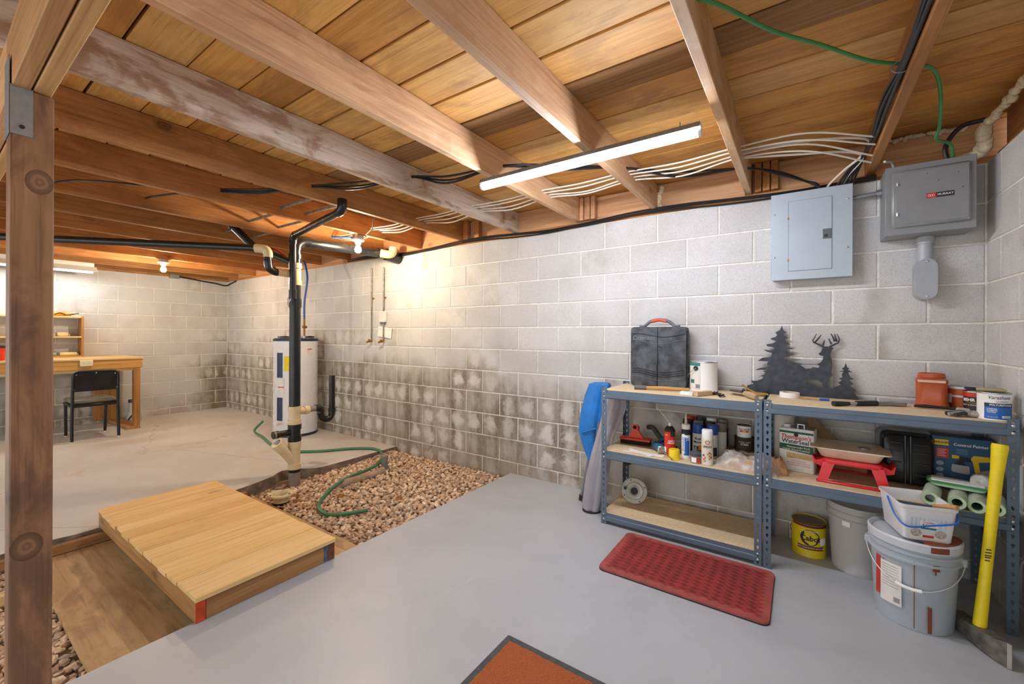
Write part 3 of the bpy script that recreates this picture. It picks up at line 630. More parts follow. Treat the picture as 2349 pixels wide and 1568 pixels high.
# ------------------------------------------------------------------ steel chair
M_CH = flat('chair_steel', '14161a', .3, .1, var=.2); M_SEAT = flat('seat_vinyl', '7d7a6c', .3, var=.15); M_GLIDE = flat('glide', 'd8d4cc', .3, .6)
ch = thing('metal_chair', 'black metal chair with grey vinyl seat facing the workbench', 'chair', (-7.02, 1.26, 0))
MB().bb(-.25, .19, -.20, .20, .425, .475, .022).obj('seat', M_SEAT, ch); MB().bb(-.25, .20, -.2, .2, .39, .424, .006).obj('seat_pan', M_CH, ch)
pan = []
for k in range(7): a = math.pi / 2 * k / 6; pan.append((.13 + .06 * math.cos(a), .74 + .06 * math.sin(a)))
for k in range(7): a = math.pi / 2 + math.pi / 2 * k / 6; pan.append((-.13 + .06 * math.cos(a), .74 + .06 * math.sin(a)))
pan += [(-.19, .575), (.19, .575)]
bk = MB().prism(pan, .20, .228, 'yz').obj('backrest', M_CH, ch)
for y, z in ((0, .785), (.165, .77), (-.165, .77), (.183, .60), (-.183, .60)): MB().sph((.231, y, z), .008, 8, 5).obj('rivet', M_GLIDE, bk)
for s in (-1, 1):
    MB().tube([(.235, s * .198, .013), (.225, s * .197, .20), (.215, s * .193, .40), (.235, s * .19, .74)], .015, 10).obj('leg', M_CH, ch)
    MB().tube([(-.255, s * .172, .013), (-.235, s * .178, .395)], .015, 10).obj('leg', M_CH, ch)
    for x, y in ((.235, .198), (-.255, .172)): MB().cyl((x, s * y, 0), (x, s * y, .018), .014, n=10).obj('glide', M_GLIDE, ch)
top = [(.235, -.19 + .0, .70)] + [(.238, -.13 - .06 * math.cos(a), .745 + .06 * math.sin(a)) for a in [math.pi / 2 * k / 5 for k in range(6)]] + [(.238, .13 + .06 * math.sin(a), .745 + .06 * math.cos(a)) for a in [math.pi / 2 * k / 5 for k in range(6)]] + [(.235, .19, .70)]
MB().tube(top, .014, 10).obj('back_frame', M_CH, ch)
cb = one(MB().tube(curve([(WXL + .03, 2.40, 2.14), (WXL + .02, 2.6, 2.12), (WXL + .02, 2.76, 2.10), (WXL + .02, 2.92, 2.085), (WXL + .03, 3.06, 2.06), (-7.9, WY - .01, 2.09), (-7.7, WY - .01, 2.12)], 6), .011, 8), 'power_cable', M_BLK, 'black cable sagging across the top of the far corner', 'cable')
cj = thing('cable_box', 'small grey metal box at the top of the far wall', 'junction box', (WXL + .03, 2.36, 2.105)); MB().bb(-.028, .03, -.06, .06, 0, .06, .005).obj('box', M_JBOX, cj)
# ------------------------------------------------------------------ wooden platform bridging the gravel
M_PLT = [wood('platform_a', 'e8c484', 'd6aa62', '8a5e34', 1, .7, .6, tone=.09, ringamt=.1, thin=2), wood('platform_b', 'e4bd7a', 'd1a35a', '84582e', 1, .7, .7, tone=.09, ringamt=.1, thin=2), wood('platform_c', 'ebca8e', 'dab06c', '8e6238', 1, .8, .5, tone=.09, ringamt=.1, thin=2)]
M_PFR = wood('platform_frame', 'b98a50', '93652f', '50321a', 0, .8, .6); M_PFY = wood('platform_front', 'b08250', '8a5f34', '4c3018', 1, .8, .6)
M_ORP = flat('orange_paint', 'c8461c', .6, var=.25, vs=25)
pf = thing('wooden_platform', 'low pine board platform bridging the gravel strip', 'platform', (-2.92, 1.03, .001))
PX0, PX1, PY0, PY1 = -.80, .80, -.325, .325
for y in (PY0, PY1): MB().bb(PX0, PX1 - .012, y - .0 if y < 0 else y - .038, y + .038 if y < 0 else y, 0, .092, .002).obj('side_rail', M_PFR, pf)
for x in (PX1 - .012 - .038, PX0): MB().bb(x, x + .038, PY0 + .039, PY1 - .039, 0, .091, .002).obj('end_rail', M_PFY, pf)
MB().bb(-.02, .02, PY0 + .039, PY1 - .039, 0, .09, .002).obj('cross_rail', M_PFY, pf)
MB().bb(PX1 - .0115, PX1 - .0095, PY0 + .001, PY0 + .037, .002, .09).obj('painted_end', M_ORP, pf)
MB().bb(PX1 - .0115, PX1 - .0095, PY1 - .037, PY1 - .001, .002, .09).obj('painted_end', flat('dark_end', '6b4630', .8, var=.3, vs=30), pf)
MB().bb(PX1 - .0118, PX1 - .0100, PY1 - .062, PY1 - .042, .004, .088).obj('blue_mark', flat('blue_mark', '47607c', .8, var=.4, vs=60), pf)
rr = random.Random(4); x = PX0; k = 0
while x < PX1 - .01:
    wd = rr.uniform(.10, .128)
    if x + wd > PX1 - .05: wd = PX1 - x
    MB().bb(x + .0014, x + wd - .0014, PY0 - rr.uniform(0, .012), PY1 + rr.uniform(0, .006), .093, .113 + rr.uniform(0, .0015), .0015).obj('board', rr.choice(M_PLT), pf, smooth=False)
    x += wd; k += 1
ply = MB().bb(-.72, .72, -.60, .60, 0, .018, .001).obj('plywood_sheet', wood('plywood', 'c9a87c', 'a98658', '5a4028', 0, .3, .0, .7, stain='7d6246', stain_amt=.5, ringamt=.3), None, (-2.905, 1.005, -.092))
tag(ply, 'weathered plywood sheet lying in the trench below the platform', 'plywood')
one(MB().bb(-3.675, -3.63, .28, 1.55, -.075, -.02, .003), 'timber_board', M_PFY, 'brown board lying against the rear slab edge beside the plywood', 'board')
one(MB().bb(-3.25, -3.21, -.35, .36, -.095, -.045, .003), 'timber_offcut', M_BTOP, 'pale timber offcut on the gravel behind the post', 'board')
# ------------------------------------------------------------------ things in the gravel
fl = thing('closet_flange', 'cream plastic floor flange sticking out of the gravel', 'pipe flange', (-3.33, 1.66, -.088))
MB().lathe([(.055, .02), (.055, .075), (.088, .078), (.09, .086), (.086, .094), (.062, .094), (.05, .075), (.048, .03)], 28).obj('flange_ring', M_PVC, fl); MB().lathe([(.056, -.02), (.056, .03), (.048, .03), (.048, -.02)], 24).obj('collar', M_ABS, fl)
MB().lathe([(.0001, .0), (.052, .0)], 20).obj('soil_plug', M_DIRT, fl)
for a in (0.4, 2.5, 4.6): MB().cyl((.076 * math.cos(a), .076 * math.sin(a), .094), (.076 * math.cos(a), .076 * math.sin(a), .100), .007, n=8).obj('bolt', M_GREYP, fl)
sp = thing('pipe_stub', 'upright grey capped pipe stub standing in the gravel', 'pipe stub', (-3.27, 2.60, -.06)); MB().cyl((0, 0, 0), (0, 0, .13), .03, n=16).obj('pipe', flat('zinc_pipe', '7f868a', .5, .4, var=.25, vs=20), sp); MB().cyl((0, 0, .13), (0, 0, .148), .034, n=16).obj('cap', M_GREYP, sp); MB().cyl((0, 0, .01), (0, 0, .045), .042, n=16).obj('hub', M_GREYP, sp)
gp = thing('buried_pipe', 'dusty grey pipe half buried lying across the gravel', 'pipe', (-3.2, 2.33, -.055)); M_DUST = flat('dusty_pipe', 'a18b74', .9, var=.25, vs=18)
MB().tube([(-.03, -.13, .018), (.01, .14, .03)], .031, 16).obj('pipe', M_DUST, gp); MB().tube([(.005, .12, .028), (.015, .19, .03)], .04, 16).obj('hub', M_DUST, gp); MB().tube([(-.012, -.04, .022), (-.005, .0, .024)], .035, 16).obj('coupling', M_DUST, gp); MB().tube(curve([(-.03, -.12, .018), (-.04, -.17, .01), (-.07, -.21, -.02)], 4), .033, 16).obj('elbow', M_DUST, gp)
rk = random.Random(21)
for (x, y, s), lab in zip(((-3.23, 1.74, .05), (-3.38, 1.80, .035), (-3.05, 2.0, .032), (-2.62, 2.22, .04)), ('large brown rock beside the cream flange', 'small dark brown rock behind the cream flange', 'reddish rock under the green hose bend', 'flat tan rock in the middle of the gravel')):
    mb = MB(); stone(mb, (x, y, gz(x, y) + .01), s, rk); mb.mi = [0] * len(mb.mi); one(mb, 'rock', flat('brown_rock', '8d6238', .9, var=.3, vs=20, bump=.5), lab, 'rock', at=(x, y, gz(x, y)), smooth=False)
# ------------------------------------------------------------------ garden hose
M_HOSE = flat('green_hose', '3f7a55', .45, var=.15, vs=6)
hp = [(-5.46, 2.50, .17), (-5.50, 2.42, .06), (-5.30, 2.42, .018), (-5.05, 2.36, .016), (-4.785, 2.30, .015), (-4.467, 2.272, .015), (-4.305, 2.347, .015), (-4.132, 2.511, .015), (-4.0, 2.70, .015), (-3.82, 2.84, .017), (-3.66, 2.85, .012), (-3.50, 2.75, -.012), (-3.40, 2.62, -.022), (-3.325, 2.417, -.02), (-3.262, 2.169, -.015), (-3.14, 1.93, -.035), (-2.99, 1.77, -.045), (-2.86, 1.72, -.048), (-2.75, 1.737, -.048), (-2.67, 1.822, -.045), (-2.60, 1.92, -.04)]
one(MB().tube(curve(hp, 8), .0135, 12), 'garden_hose', M_HOSE, 'green garden hose snaking from the water heater over the gravel', 'hose', at=(-3.4, 2.6, -.05))
# ------------------------------------------------------------------ floor mats
def red_mat_mat(name, col):
    return flat(name, col, .55, var=.18, vs=20)
rm = thing('red_mat', 'worn red rubber mat with basket weave embossing before the shelves', 'mat', (-.495, 2.335, .0))
def rrect(x0, x1, y0, y1, r, n=6):
    out = []
    for cx, cy, a0 in ((x1 - r, y1 - r, 0), (x0 + r, y1 - r, 90), (x0 + r, y0 + r, 180), (x1 - r, y0 + r, 270)):
        for k in range(n + 1): a = R(a0 + 90 * k / n); out.append((cx + r * math.cos(a), cy + r * math.sin(a)))
    return out
ol = rrect(-.392, .392, -.242, .242, .035)
MB().prism(ol, .0, .005, 'xy').obj('backing', M_BLK, rm)
MB().prism(rrect(-.390, .390, -.240, .240, .034), .005, .015, 'xy').obj('pad', red_mat_mat('mat_red', 'a4504a'), rm)
em = MB(); n_ = 0
for i in range(-16, 17):
    for j in range(-16, 17):
        cx, cy = (i + j) * .0245 + .0, (i - j) * .0165
        if abs(cx) > .358 or abs(cy) > .208: continue
        z = .0165 if (i % 2 == 0) ^ (j % 2 == 0) else .0158
        s_ = .88; em.add([(cx - .0245 * s_, cy, z), (cx, cy - .0165 * s_, z), (cx + .0245 * s_, cy, z), (cx, cy + .0165 * s_, z)] + [(cx - .0245, cy, .0148), (cx, cy - .0165, .0148), (cx + .0245, cy, .0148), (cx, cy + .0165, .0148)], [(0, 1, 2, 3), (0, 4, 5, 1), (1, 5, 6, 2), (2, 6, 7, 3), (3, 7, 4, 0)], (i % 2 == 0) ^ (j % 2 == 0))
em.obj('woven_embossing', [red_mat_mat('mat_red_a', '96342f'), red_mat_mat('mat_red_b', '7c2523')], rm, smooth=False)['kind'] = 'stuff'
om = thing('orange_mat', 'orange carpet mat with black rubber edge at the bottom of the picture', 'mat', (-.60, 1.06, 0))
MB().prism(rrect(-.392, .392, -.36, .36, .008), 0, .004, 'xy').obj('rubber_border', flat('rubber_edge', '45474a', .7, var=.2, vs=30), om)
def carpet():
    t = NT('orange_carpet'); p = t.obj(); n = t.noise(p, 260., 4, .7); m = t.noise(p, 14., 5, .6)
    c = t.mix(t.step(n, .3, .7), lin('a04c22'), lin('d07840')); c = t.mix(t.step(m, .45, .7, 0., .5), c, lin('be6430'))
    t.out(c, .97); t.bump(n, 1., .006); return t.m
mb = MB(); mb.grid(lambda u, v: (-.367 + .734 * u + random.uniform(-.0015, .0015), -.335 + .67 * v + random.uniform(-.0015, .0015), .010 + random.uniform(0, .002) - (.006 if u in (0, 1) or v in (0, 1) else 0)), 90, 80)
mb.obj('carpet_pile', carpet(), om)
# ------------------------------------------------------------------ steel shelving
M_STEEL = flat('shelf_steel', '5f6f7f', .38, .25, var=.08, vs=6); M_PART = flat('particle_board', 'dcc49e', .75, var=.08, vs=50); M_RIV = flat('rivet_steel', 'c9cdd0', .3, .8)
KEY = [(.0062 * math.cos(a), .004 + .0062 * math.sin(a)) for a in [R(-50 + 280 * k / 9) for k in range(10)]] + [(-.0033, -.004), (-.0026, -.0085), (.0026, -.0085), (.0033, -.004)]
def key_cells(mb, org, u, nrm, wd, z0, z1, pitch=.0385, th=.002):
    """angle-iron flange with keyhole slots"""
    org, u, nrm = Vector(org), Vector(u), Vector(nrm); n = int((z1 - z0) / pitch); pitch = (z1 - z0) / n
    for c in range(n):
        zc = z0 + pitch * (c + .5); ou = []
        for a, b in KEY:
            s_ = min((wd / 2) / abs(a) if abs(a) > 1e-6 else 1e9, (pitch / 2) / abs(b) if abs(b) > 1e-6 else 1e9); ou.append((a * s_, b * s_))
        cor = [(wd / 2, pitch / 2), (-wd / 2, pitch / 2), (-wd / 2, -pitch / 2), (wd / 2, -pitch / 2)]
        for q in cor:                                    # snap nearest outer point to each corner
            i = min(range(len(ou)), key=lambda k: (ou[k][0] - q[0]) ** 2 + (ou[k][1] - q[1]) ** 2); ou[i] = q
        m = len(KEY)
        def P(a, b, d): return org + u * (a + wd / 2) + Vector((0, 0, zc + b)) + nrm * d
        vs = [P(a, b, 0) for a, b in KEY] + [P(a, b, 0) for a, b in ou] + [P(a, b, -th) for a, b in KEY] + [P(a, b, -th) for a, b in ou]
        fs = []
        for k in range(m):
            k2 = (k + 1) % m
            fs += [(k, k2, m + k2, m + k), (2 * m + k, 3 * m + k, 3 * m + k2, 2 * m + k2), (k, 2 * m + k, 2 * m + k2, k2)]
        mb.add(vs, fs)
def shelf_unit(x0, x1, y0, y1, levels, label):
    H_ = .905; t = thing('shelving_unit', label, 'shelf', ((x0 + x1) / 2, (y0 + y1) / 2, 0), group='steel shelving units')
    cx, cy = (x0 + x1) / 2, (y0 + y1) / 2; W, D_ = (x1 - x0) / 2, (y1 - y0) / 2; F = .035
    for sx in (-1, 1):
        for sy in (-1, 1):
            mb = MB(); X, Y = sx * W, sy * D_
            key_cells(mb, (X if sx < 0 else X - F, Y, 0), (1, 0, 0), (0, sy, 0), F, 0, H_)
            key_cells(mb, (X, Y if sy < 0 else Y - F, 0), (0, 1, 0), (sx, 0, 0), F, 0, H_)
            p = mb.obj('post', M_STEEL, t, smooth=False)
            for z in levels:
                for dz in (-.012, -.043): MB().sph((X - sx * F / 2, Y + sy * .0015, z + dz), .0065, 10, 6, (1, .5, 1)).obj('rivet', M_RIV, p)
    prof = [(0, -.003), (.0, -.024), (-.006, -.028), (-.006, -.052), (.0, -.058), (.018, -.058), (.018, -.055), (.003, -.054), (-.002, -.05), (-.002, -.03), (.004, -.024), (.004, -.006), (.022, -.006), (.022, -.003)]
    for z in levels:
        b = []
        for k, sy in enumerate((-1, 1)):
            mb = MB().prism([(sy * D_ - sy * .004 - sy * a, z + h) for a, h in prof], -W + .004, W - .004, 'yz')
            mb.v = [(v[0] if abs(v[0]) < W - .03 else math.copysign(W - F * .55, v[0]), v[1], v[2]) for v in mb.v]
            mb.obj('front_beam' if sy < 0 else 'back_beam', M_STEEL, t, smooth=False)
        for sx in (-1, 1): MB().bb(sx * W - .004 if sx > 0 else -W + .001, sx * W - .001 if sx > 0 else -W + .004, -D_ + .02, D_ - .02, z - .056, z - .004).obj('side_beam', M_STEEL, t)
        MB().bb(-W + .006, W - .006, -D_ + .008, D_ - .008, z - .012, z, .001).obj('shelf_board', M_PART, t)
    return t
TZ, MZ, BZ = .887, .487, .077
shelf_unit(-1.085, -.168, 2.625, 3.068, (TZ, MZ, BZ), 'blue grey steel shelving unit with three shelves, left of the pair')
shelf_unit(-.160, .752, 2.625, 3.068, (TZ, MZ), 'blue grey steel shelving unit with two shelves in the corner')
TZ += .0008; MZ += .0008; BZ += .0008
# ------------------------------------------------------------------ generic containers
M_TIN = flat('tin', 'b9bcbd', .3, .85, var=.1); M_DTIN = flat('dark_tin', '4a4340', .4, .6, var=.3)
W_ = flat('print_white', 'f0efec', .55, var=.03); M_TEAL = flat('teal_print', '1f7d74', .5); M_BLUE = flat('print_blue', '1f63b4', .45, var=.06); M_DKB = flat('print_navy', '1d2a4a', .45); M_RED = flat('print_red', 'c8301f', .45); M_YELP = flat('print_yellow', 'f0c419', .45, var=.05); M_GRN = flat('print_green', '1d5a34', .5); M_BRN = flat('print_brown', '3b2a22', .5)
def can(name, label, cat, x, y, z, r, h, body, rz=None, rim=M_TIN, lid=None, dz=0.):
    t = thing(name, label, cat, (x, y, z), face_cam(x, y) + dz if rz is None else rz)
    MB().lathe([(.0001, .003), (r * .97, .003), (r, .0), (r, .004), (r * .985, .007), (r * .985, h - .008), (r * 1.0, h - .005), (r, h), (r * .97, h), (r * .96, h - .006)], 40).obj('body', body, t)
    MB().lathe([(r * .965, h - .006), (r * .80, h - .006), (r * .77, h - .002), (r * .74, h - .006), (.0001, h - .005)], 40).obj('lid', lid or rim, t)
    MB().lathe([(r * 1.002, h - .006), (r * 1.02, h - .003), (r * 1.002, h)], 40).obj('rim', rim, t)
    return t
def bail(t, r, z, drop, m=M_TIN, rad=.002, a0=-1, side=0.):
    pts = [(r * math.cos(a), -abs(r * math.sin(a)) * .6 - .0 * side, z - drop * math.sin(a)) for a in [math.pi * k / 14 for k in range(15)]]
    MB().tube(pts, rad, 6).obj('bail_handle', m, t)
# ---- top shelf
M_CASE = flat('case_black', '404448', .6, var=.6, vs=16, bump=.25, bs=50); M_CASE2 = flat('case_grey', '6b6f73', .6, var=.2)
cs = thing('tool_case', 'dusty black plastic tool case with orange grip handle on the top shelf', 'tool case', (-.815, 3.005, TZ))
for s in (-1, 1): MB().prism([(s * .002, .0), (s * .165, 0), (s * .183, .012), (s * .187, .03), (s * .187, .395), (s * .183, .412), (s * .165, .42), (s * .002, .42)], -.045, .045, 'xz').obj('shell', M_CASE, cs)
for z, am, ph, m in ((.36, .012, 0, M_BLK), (.315, .016, .5, M_CASE2), (.115, .012, .2, M_BLK), (.10, .012, .2, M_BLK), (.085, .012, .2, M_BLK), (.06, .012, .2, M_CASE2)):
    MB().tube([(-.178 + .356 * k / 24, -.0465, z + am * math.sin(6.0 * k / 24 + 1 + ph)) for k in range(25)], .0018, 5).obj('moulded_line', m, cs)
MB().tube([(0, -.0455, .418), (0, -.0455, .29), (.012, -.0455, .282), (.03, -.0455, .278)], .003, 5).obj('seam', M_INK, cs); MB().tube([(0, -.0455, .28), (.004, -.0455, .165), (-.004, -.0455, .155), (-.004, -.0455, .005)], .003, 5).obj('seam', M_INK, cs)
MB().tube(curve([(-.105, 0, .418), (-.095, 0, .432), (-.06, 0, .458), (0, 0, .47), (.06, 0, .458), (.095, 0, .432), (.105, 0, .418)], 5), .011, 10).obj('handle', M_CASE2, cs); MB().tube(curve([(-.05, -.006, .458), (0, -.006, .468), (.05, -.006, .458)], 6), .0105, 10).obj('grip', flat('orange_grip', 'd1552a', .6), cs)
for s in (-1, 1): MB().bb(s * .115 - .022, s * .115 + .022, -.02, .02, .419, .432, .004).obj('handle_mount', M_CASE2, cs)
MB().bb(.187, .194, -.02, .02, .05, .395, .002).obj('latch_strip', M_CASE, cs)
text('Crescent', .042, M_CASE2, cs, -.095, .342, -.0458, bold=.01, name='embossed_lettering')
wc = can('paint_can', 'white gallon paint can with teal label beside the tool case', 'paint can', -.522, 2.985, TZ, .083, .19, W_, lid=M_TIN, dz=R(-8))
patch(wc, 'teal_band', M_TEAL, -.11, -.01, .163, .183, wrap=.0832); patch(wc, 'label', M_LBL, -.11, -.01, .01, .163, wrap=.0832); patch(wc, 'teal_panel', M_TEAL, -.085, -.05, .05, .075, wrap=.0838); patch(wc, 'barcode', M_JBOX, -.04, -.012, .02, .045, wrap=.0838)
MB().cyl((-.036, -.074, .148), (-.037, -.082, .148), .015, n=16).obj('handle_boss', M_BLK, wc); MB().tube(curve([(-.036, -.082, .148), (-.06, -.078, .13), (-.088, -.045, .10), (-.095, .0, .08)], 5), .0018, 6).obj('bail_handle', M_TIN, wc)
M_HND = wood('tool_handle', 'd2a566', 'b07f42', '6a451f', 0, 1.5, 0)
oh = thing('old_mallet', 'small old mallet with worn wooden handle lying before the tool case', 'mallet', (-.75, 2.80, TZ + .014), R(13)); MB().tube([(-.10, 0, .0), (.0, 0, .002), (.17, 0, .0)], [.010, .012, .011], 10).obj('handle', M_HND, oh); MB().tube([(-.165, 0, 0), (-.09, 0, 0)], .014, 12).obj('head', flat('worn_rubber', '6f6a64', .9, var=.2), oh)
sb = thing('putty_box', 'small white cardboard package on the front of the top shelf', 'box', (-.56, 2.675, TZ), R(-8)); MB().bb(-.038, .038, -.02, .025, 0, .022, .002).obj('package', M_LBL, sb); patch(sb, 'printed_label', W_, -.032, .02, .003, .019, -.0205); MB().bb(-.045, .055, .0, .03, .0, .006, .001).obj('backing_strip', flat('tan_card', 'cdb98a', .8), sb)
sc_ = thing('scraper', 'wooden handled scraper lying beside the small white package', 'scraper', (-.475, 2.72, TZ), R(62)); MB().prism([(-.075, -.016), (-.03, -.018), (.0, -.012), (.03, -.018), (.06, -.012), (.06, .012), (.03, .018), (0, .012), (-.03, .018), (-.075, .016)], .002, .026, 'xy').obj('handle', wood('grey_handle', 'c9b08c', 'a48660', '6a5238', 0, 1.4, 0), sc_); MB().prism([(.055, -.012), (.12, -.035), (.12, .03), (.055, .012)], .008, .011, 'xy').obj('blade', M_DTIN, sc_)
tw = thing('trowel', 'rusty pointing trowel with worn wooden handle at the shelf front', 'trowel', (-.265, 2.79, TZ), R(-60)); MB().tube([(.0, 0, .022), (.05, 0, .024), (.10, 0, .022), (.135, 0, .018)], [.014, .018, .019, .012], 10).obj('handle', wood('grey_handle', 'c9b08c', 'a48660', '6a5238', 0), tw); MB().prism([(-.19, .0), (-.10, -.045), (-.02, -.012), (-.02, .012), (-.10, .045)], .022, .025, 'xy').obj('blade', M_DTIN, tw); MB().tube(curve([(-.03, 0, .025), (-.015, 0, .045), (.005, 0, .025)], 4), .006, 8).obj('tang', M_DTIN, tw)
kn = thing('rope_bundle', 'frayed tan rope bundle behind the trowel on the top shelf', 'rope', (-.235, 2.90, TZ)); MB().tube(curve([(-.06, .05, .055), (-.02, .03, .03), (.03, .0, .012), (.06, -.02, .012), (.02, -.03, .012), (-.03, -.01, .012), (.02, .02, .014), (.08, .0, .012)], 6), .006, 7).obj('rope', flat('jute', 'a8813f', .95, var=.2, bump=.6), kn)
for (x, y), lab in (((-.42, 2.79), 'small tangle of dark wire on the top shelf beside the scraper'), ((-.375, 2.70), 'small crumpled grey clip near the front shelf edge')):
    c_ = thing('wire_clip', lab, 'clip', (x, y, TZ)); MB().tube([(.018 * math.cos(k * 1.1) * (1 - k * .02), .014 * math.sin(k * 1.7), .006 + .004 * math.sin(k * 2.3) + .0005 * k) for k in range(24)], .0028, 5).obj('wire', M_DTIN, c_)
one(MB().bb(-.19, -.165, 2.925, 2.945, TZ, TZ + .012, .003), 'metal_block', M_GREYP, 'tiny grey block at the joint between the shelving units', 'block')
# deer silhouette
DEER = [(-.282, .885), (-.282, .906), (-.275, .917), (-.278, .931), (-.243, .943), (-.258, .963), (-.225, .963), (-.196, .977), (-.188, .991), (-.205, .995), (-.185, 1.005), (-.179, 1.019), (-.193, 1.025), (-.17, 1.033), (-.196, 1.0345), (-.236, 1.029), (-.211, 1.044), (-.17, 1.053), (-.156, 1.06), (-.17, 1.07), (-.165, 1.087), (-.22, 1.09), (-.194, 1.11), (-.148, 1.118), (-.145, 1.141), (-.168, 1.147), (-.191, 1.162), (-.159, 1.158), (-.134, 1.162), (-.131, 1.175), (-.171, 1.183), (-.174, 1.195), (-.137, 1.202), (-.122, 1.215), (-.148, 1.225), (-.154, 1.232), (-.125, 1.242), (-.117, 1.255), (-.128, 1.269), (-.103, 1.285), (-.093, 1.314), (-.086, 1.285), (-.067, 1.267), (-.083, 1.265), (-.081, 1.251), (-.053, 1.233), (-.078, 1.232), (-.075, 1.216), (-.047, 1.195), (-.078, 1.193), (-.061, 1.18), (-.028, 1.171), (-.072, 1.167), (-.061, 1.144), (-.015, 1.134), (-.042, 1.128), (-.075, 1.12), (-.072, 1.092), (-.042, 1.092), (-.015, 1.086), (.018, 1.08), (.0185, 1.077), (.0, 1.074), (.028, 1.052), (.055, 1.055), (.062, 1.063), (.09, 1.06), (.095, 1.073), (.083, 1.079), (.0195, 1.0772), (.0195, 1.0802), (.083, 1.082), (.101, 1.093), (.111, 1.111), (.113, 1.13), (.101, 1.132), (.089, 1.142), (.101, 1.155), (.108, 1.174), (.113, 1.185), (.123, 1.187), (.146, 1.186), (.163, 1.178), (.151, 1.162), (.146, 1.137), (.154, 1.106), (.156, 1.075), (.151, 1.034), (.156, 1.021), (.141, .998), (.137, .9485), (.11, .9465), (.108, .972), (.085, .988), (.04, .988), (.024, .955), (.035, .958), (.05, .968), (.07, .955), (.09, .945), (.109, .9455), (.137, .9475), (.144, .936), (.167, .953), (.194, .968), (.181, .979), (.198, .993), (.184, 1.003), (.201, 1.012), (.198, 1.027), (.205, 1.043), (.184, 1.042), (.208, 1.052), (.198, 1.061), (.21, 1.071), (.216, 1.096), (.222, 1.071), (.234, 1.061), (.224, 1.056), (.246, 1.042), (.227, 1.041), (.235, 1.017), (.251, 1.002), (.232, .998), (.251, .975), (.235, .967), (.263, .939), (.252, .929), (.275, .888)]
ANT = [[(.116, 1.183), (.09, 1.199), (.067, 1.21), (.062, 1.221), (.072, 1.24), (.08, 1.261)], [(.072, 1.21), (.09, 1.234), (.103, 1.255)], [(.111, 1.193), (.119, 1.223)], [(.141, 1.184), (.166, 1.2), (.183, 1.21), (.188, 1.231), (.177, 1.261)], [(.176, 1.216), (.166, 1.261)], [(.166, 1.217), (.158, 1.244), (.148, 1.263)], [(.151, 1.2), (.138, 1.234)]]
M_ART = flat('art_steel', '3d4046', .45, .5, var=.2, vs=30)
da = thing('metal_deer_art', 'cut metal silhouette of a deer and pine trees leaning on the wall', 'wall art', (0, 3.045, TZ)); tl_ = Matrix.Rotation(R(-5), 4, 'X')
MB().prism([(a, max(b - .887, .0)) for a, b in DEER], -.0015, .0015, 'xz').xf(tl_).obj('silhouette', M_ART, da, smooth=False)
for l in ANT:
    m_ = len(l); MB().tube([(a, 0, b - .887) for a, b in l], [.0055 - .0035 * k / (m_ - 1) for k in range(m_)], 6).xf(tl_).obj('antler', M_ART, da)
tp = thing('tape_roll', 'roll of white tape lying flat in front of the deer art', 'tape', (-.05, 2.945, TZ)); MB().lathe([(.038, 0), (.05, 0), (.05, .03), (.038, .03), (.038, 0)], 32).obj('tape', W_, tp); MB().lathe([(.035, .001), (.038, .001), (.038, .029), (.035, .029), (.035, .001)], 28).obj('core', flat('tan_card', 'cdb98a'), tp)
pn = thing('marker_pen', 'thin wooden stick with blue marker cap behind the hatchet', 'marker', (.09, 2.90, TZ + .006), R(4)); MB().tube([(-.09, 0, 0), (.0, 0, 0)], .004, 8).obj('barrel', M_HND, pn); MB().tube([(0, 0, 0), (.045, 0, .001)], .0065, 8).obj('cap', M_BLUE, pn)
ha = thing('hatchet', 'hatchet with black rubber grip lying along the top shelf', 'hatchet', (.28, 2.82, TZ + .012), R(38)); MB().tube([(-.175, 0, 0), (-.14, 0, 0), (-.09, 0, 0)], [.014, .013, .010], 10).obj('pommel', M_BLK, ha); MB().tube([(-.09, 0, 0), (-.05, 0, 0)], .009, 10).obj('shaft', M_TIN, ha); MB().tube([(-.05, 0, 0), (.06, 0, .001)], .014, 12).obj('grip', M_BLK, ha); MB().prism([(.06, -.012), (.12, -.014), (.17, -.04), (.185, -.04), (.185, .04), (.165, .03), (.12, .014), (.06, .012)], -.008, .008, 'xy').obj('head', flat('axe_steel', '8f8f8c', .4, .7, var=.2), ha)
M_ORJ = flat('orange_stain', 'b2562f', .35, var=.12, vs=10)
jr = thing('stain_jar', 'square plastic jar filled with orange brown stain', 'jar', (.555, 2.985, TZ), R(-10))
sec = []
def sq(mb, w_, z, n=6, rr_=.028):
    rr_ = min(rr_, w_ * .9); return [(a, b, z) for a, b in rrect(-w_, w_, -w_, w_, rr_, n)]
def loft(secs):
    mb = MB(); n = len(secs[0]); vs = [p for s_ in secs for p in s_]
    fs = [(i * n + k, i * n + (k + 1) % n, (i + 1) * n + (k + 1) % n, (i + 1) * n + k) for i in range(len(secs) - 1) for k in range(n)] + [tuple(range(n))[::-1], tuple((len(secs) - 1) * n + k for k in range(n))]
    return mb.add(vs, fs)
loft([sq(0, .055, 0), sq(0, .061, .008), sq(0, .061, .02), sq(0, .058, .024), sq(0, .058, .125), sq(0, .061, .13), sq(0, .060, .142), sq(0, .052, .15, rr_=.04)]).obj('body', M_ORJ, jr)
MB().lathe([(.05, .145), (.05, .152), (.053, .154), (.053, .160), (.05, .162), (.05, .172), (.046, .172), (.046, .145)], 32).obj('neck', M_ORJ, jr); patch(jr, 'foam_line', flat('foam', 'd9b9a4', .7), -.05, .05, .128, .14, -.0625)
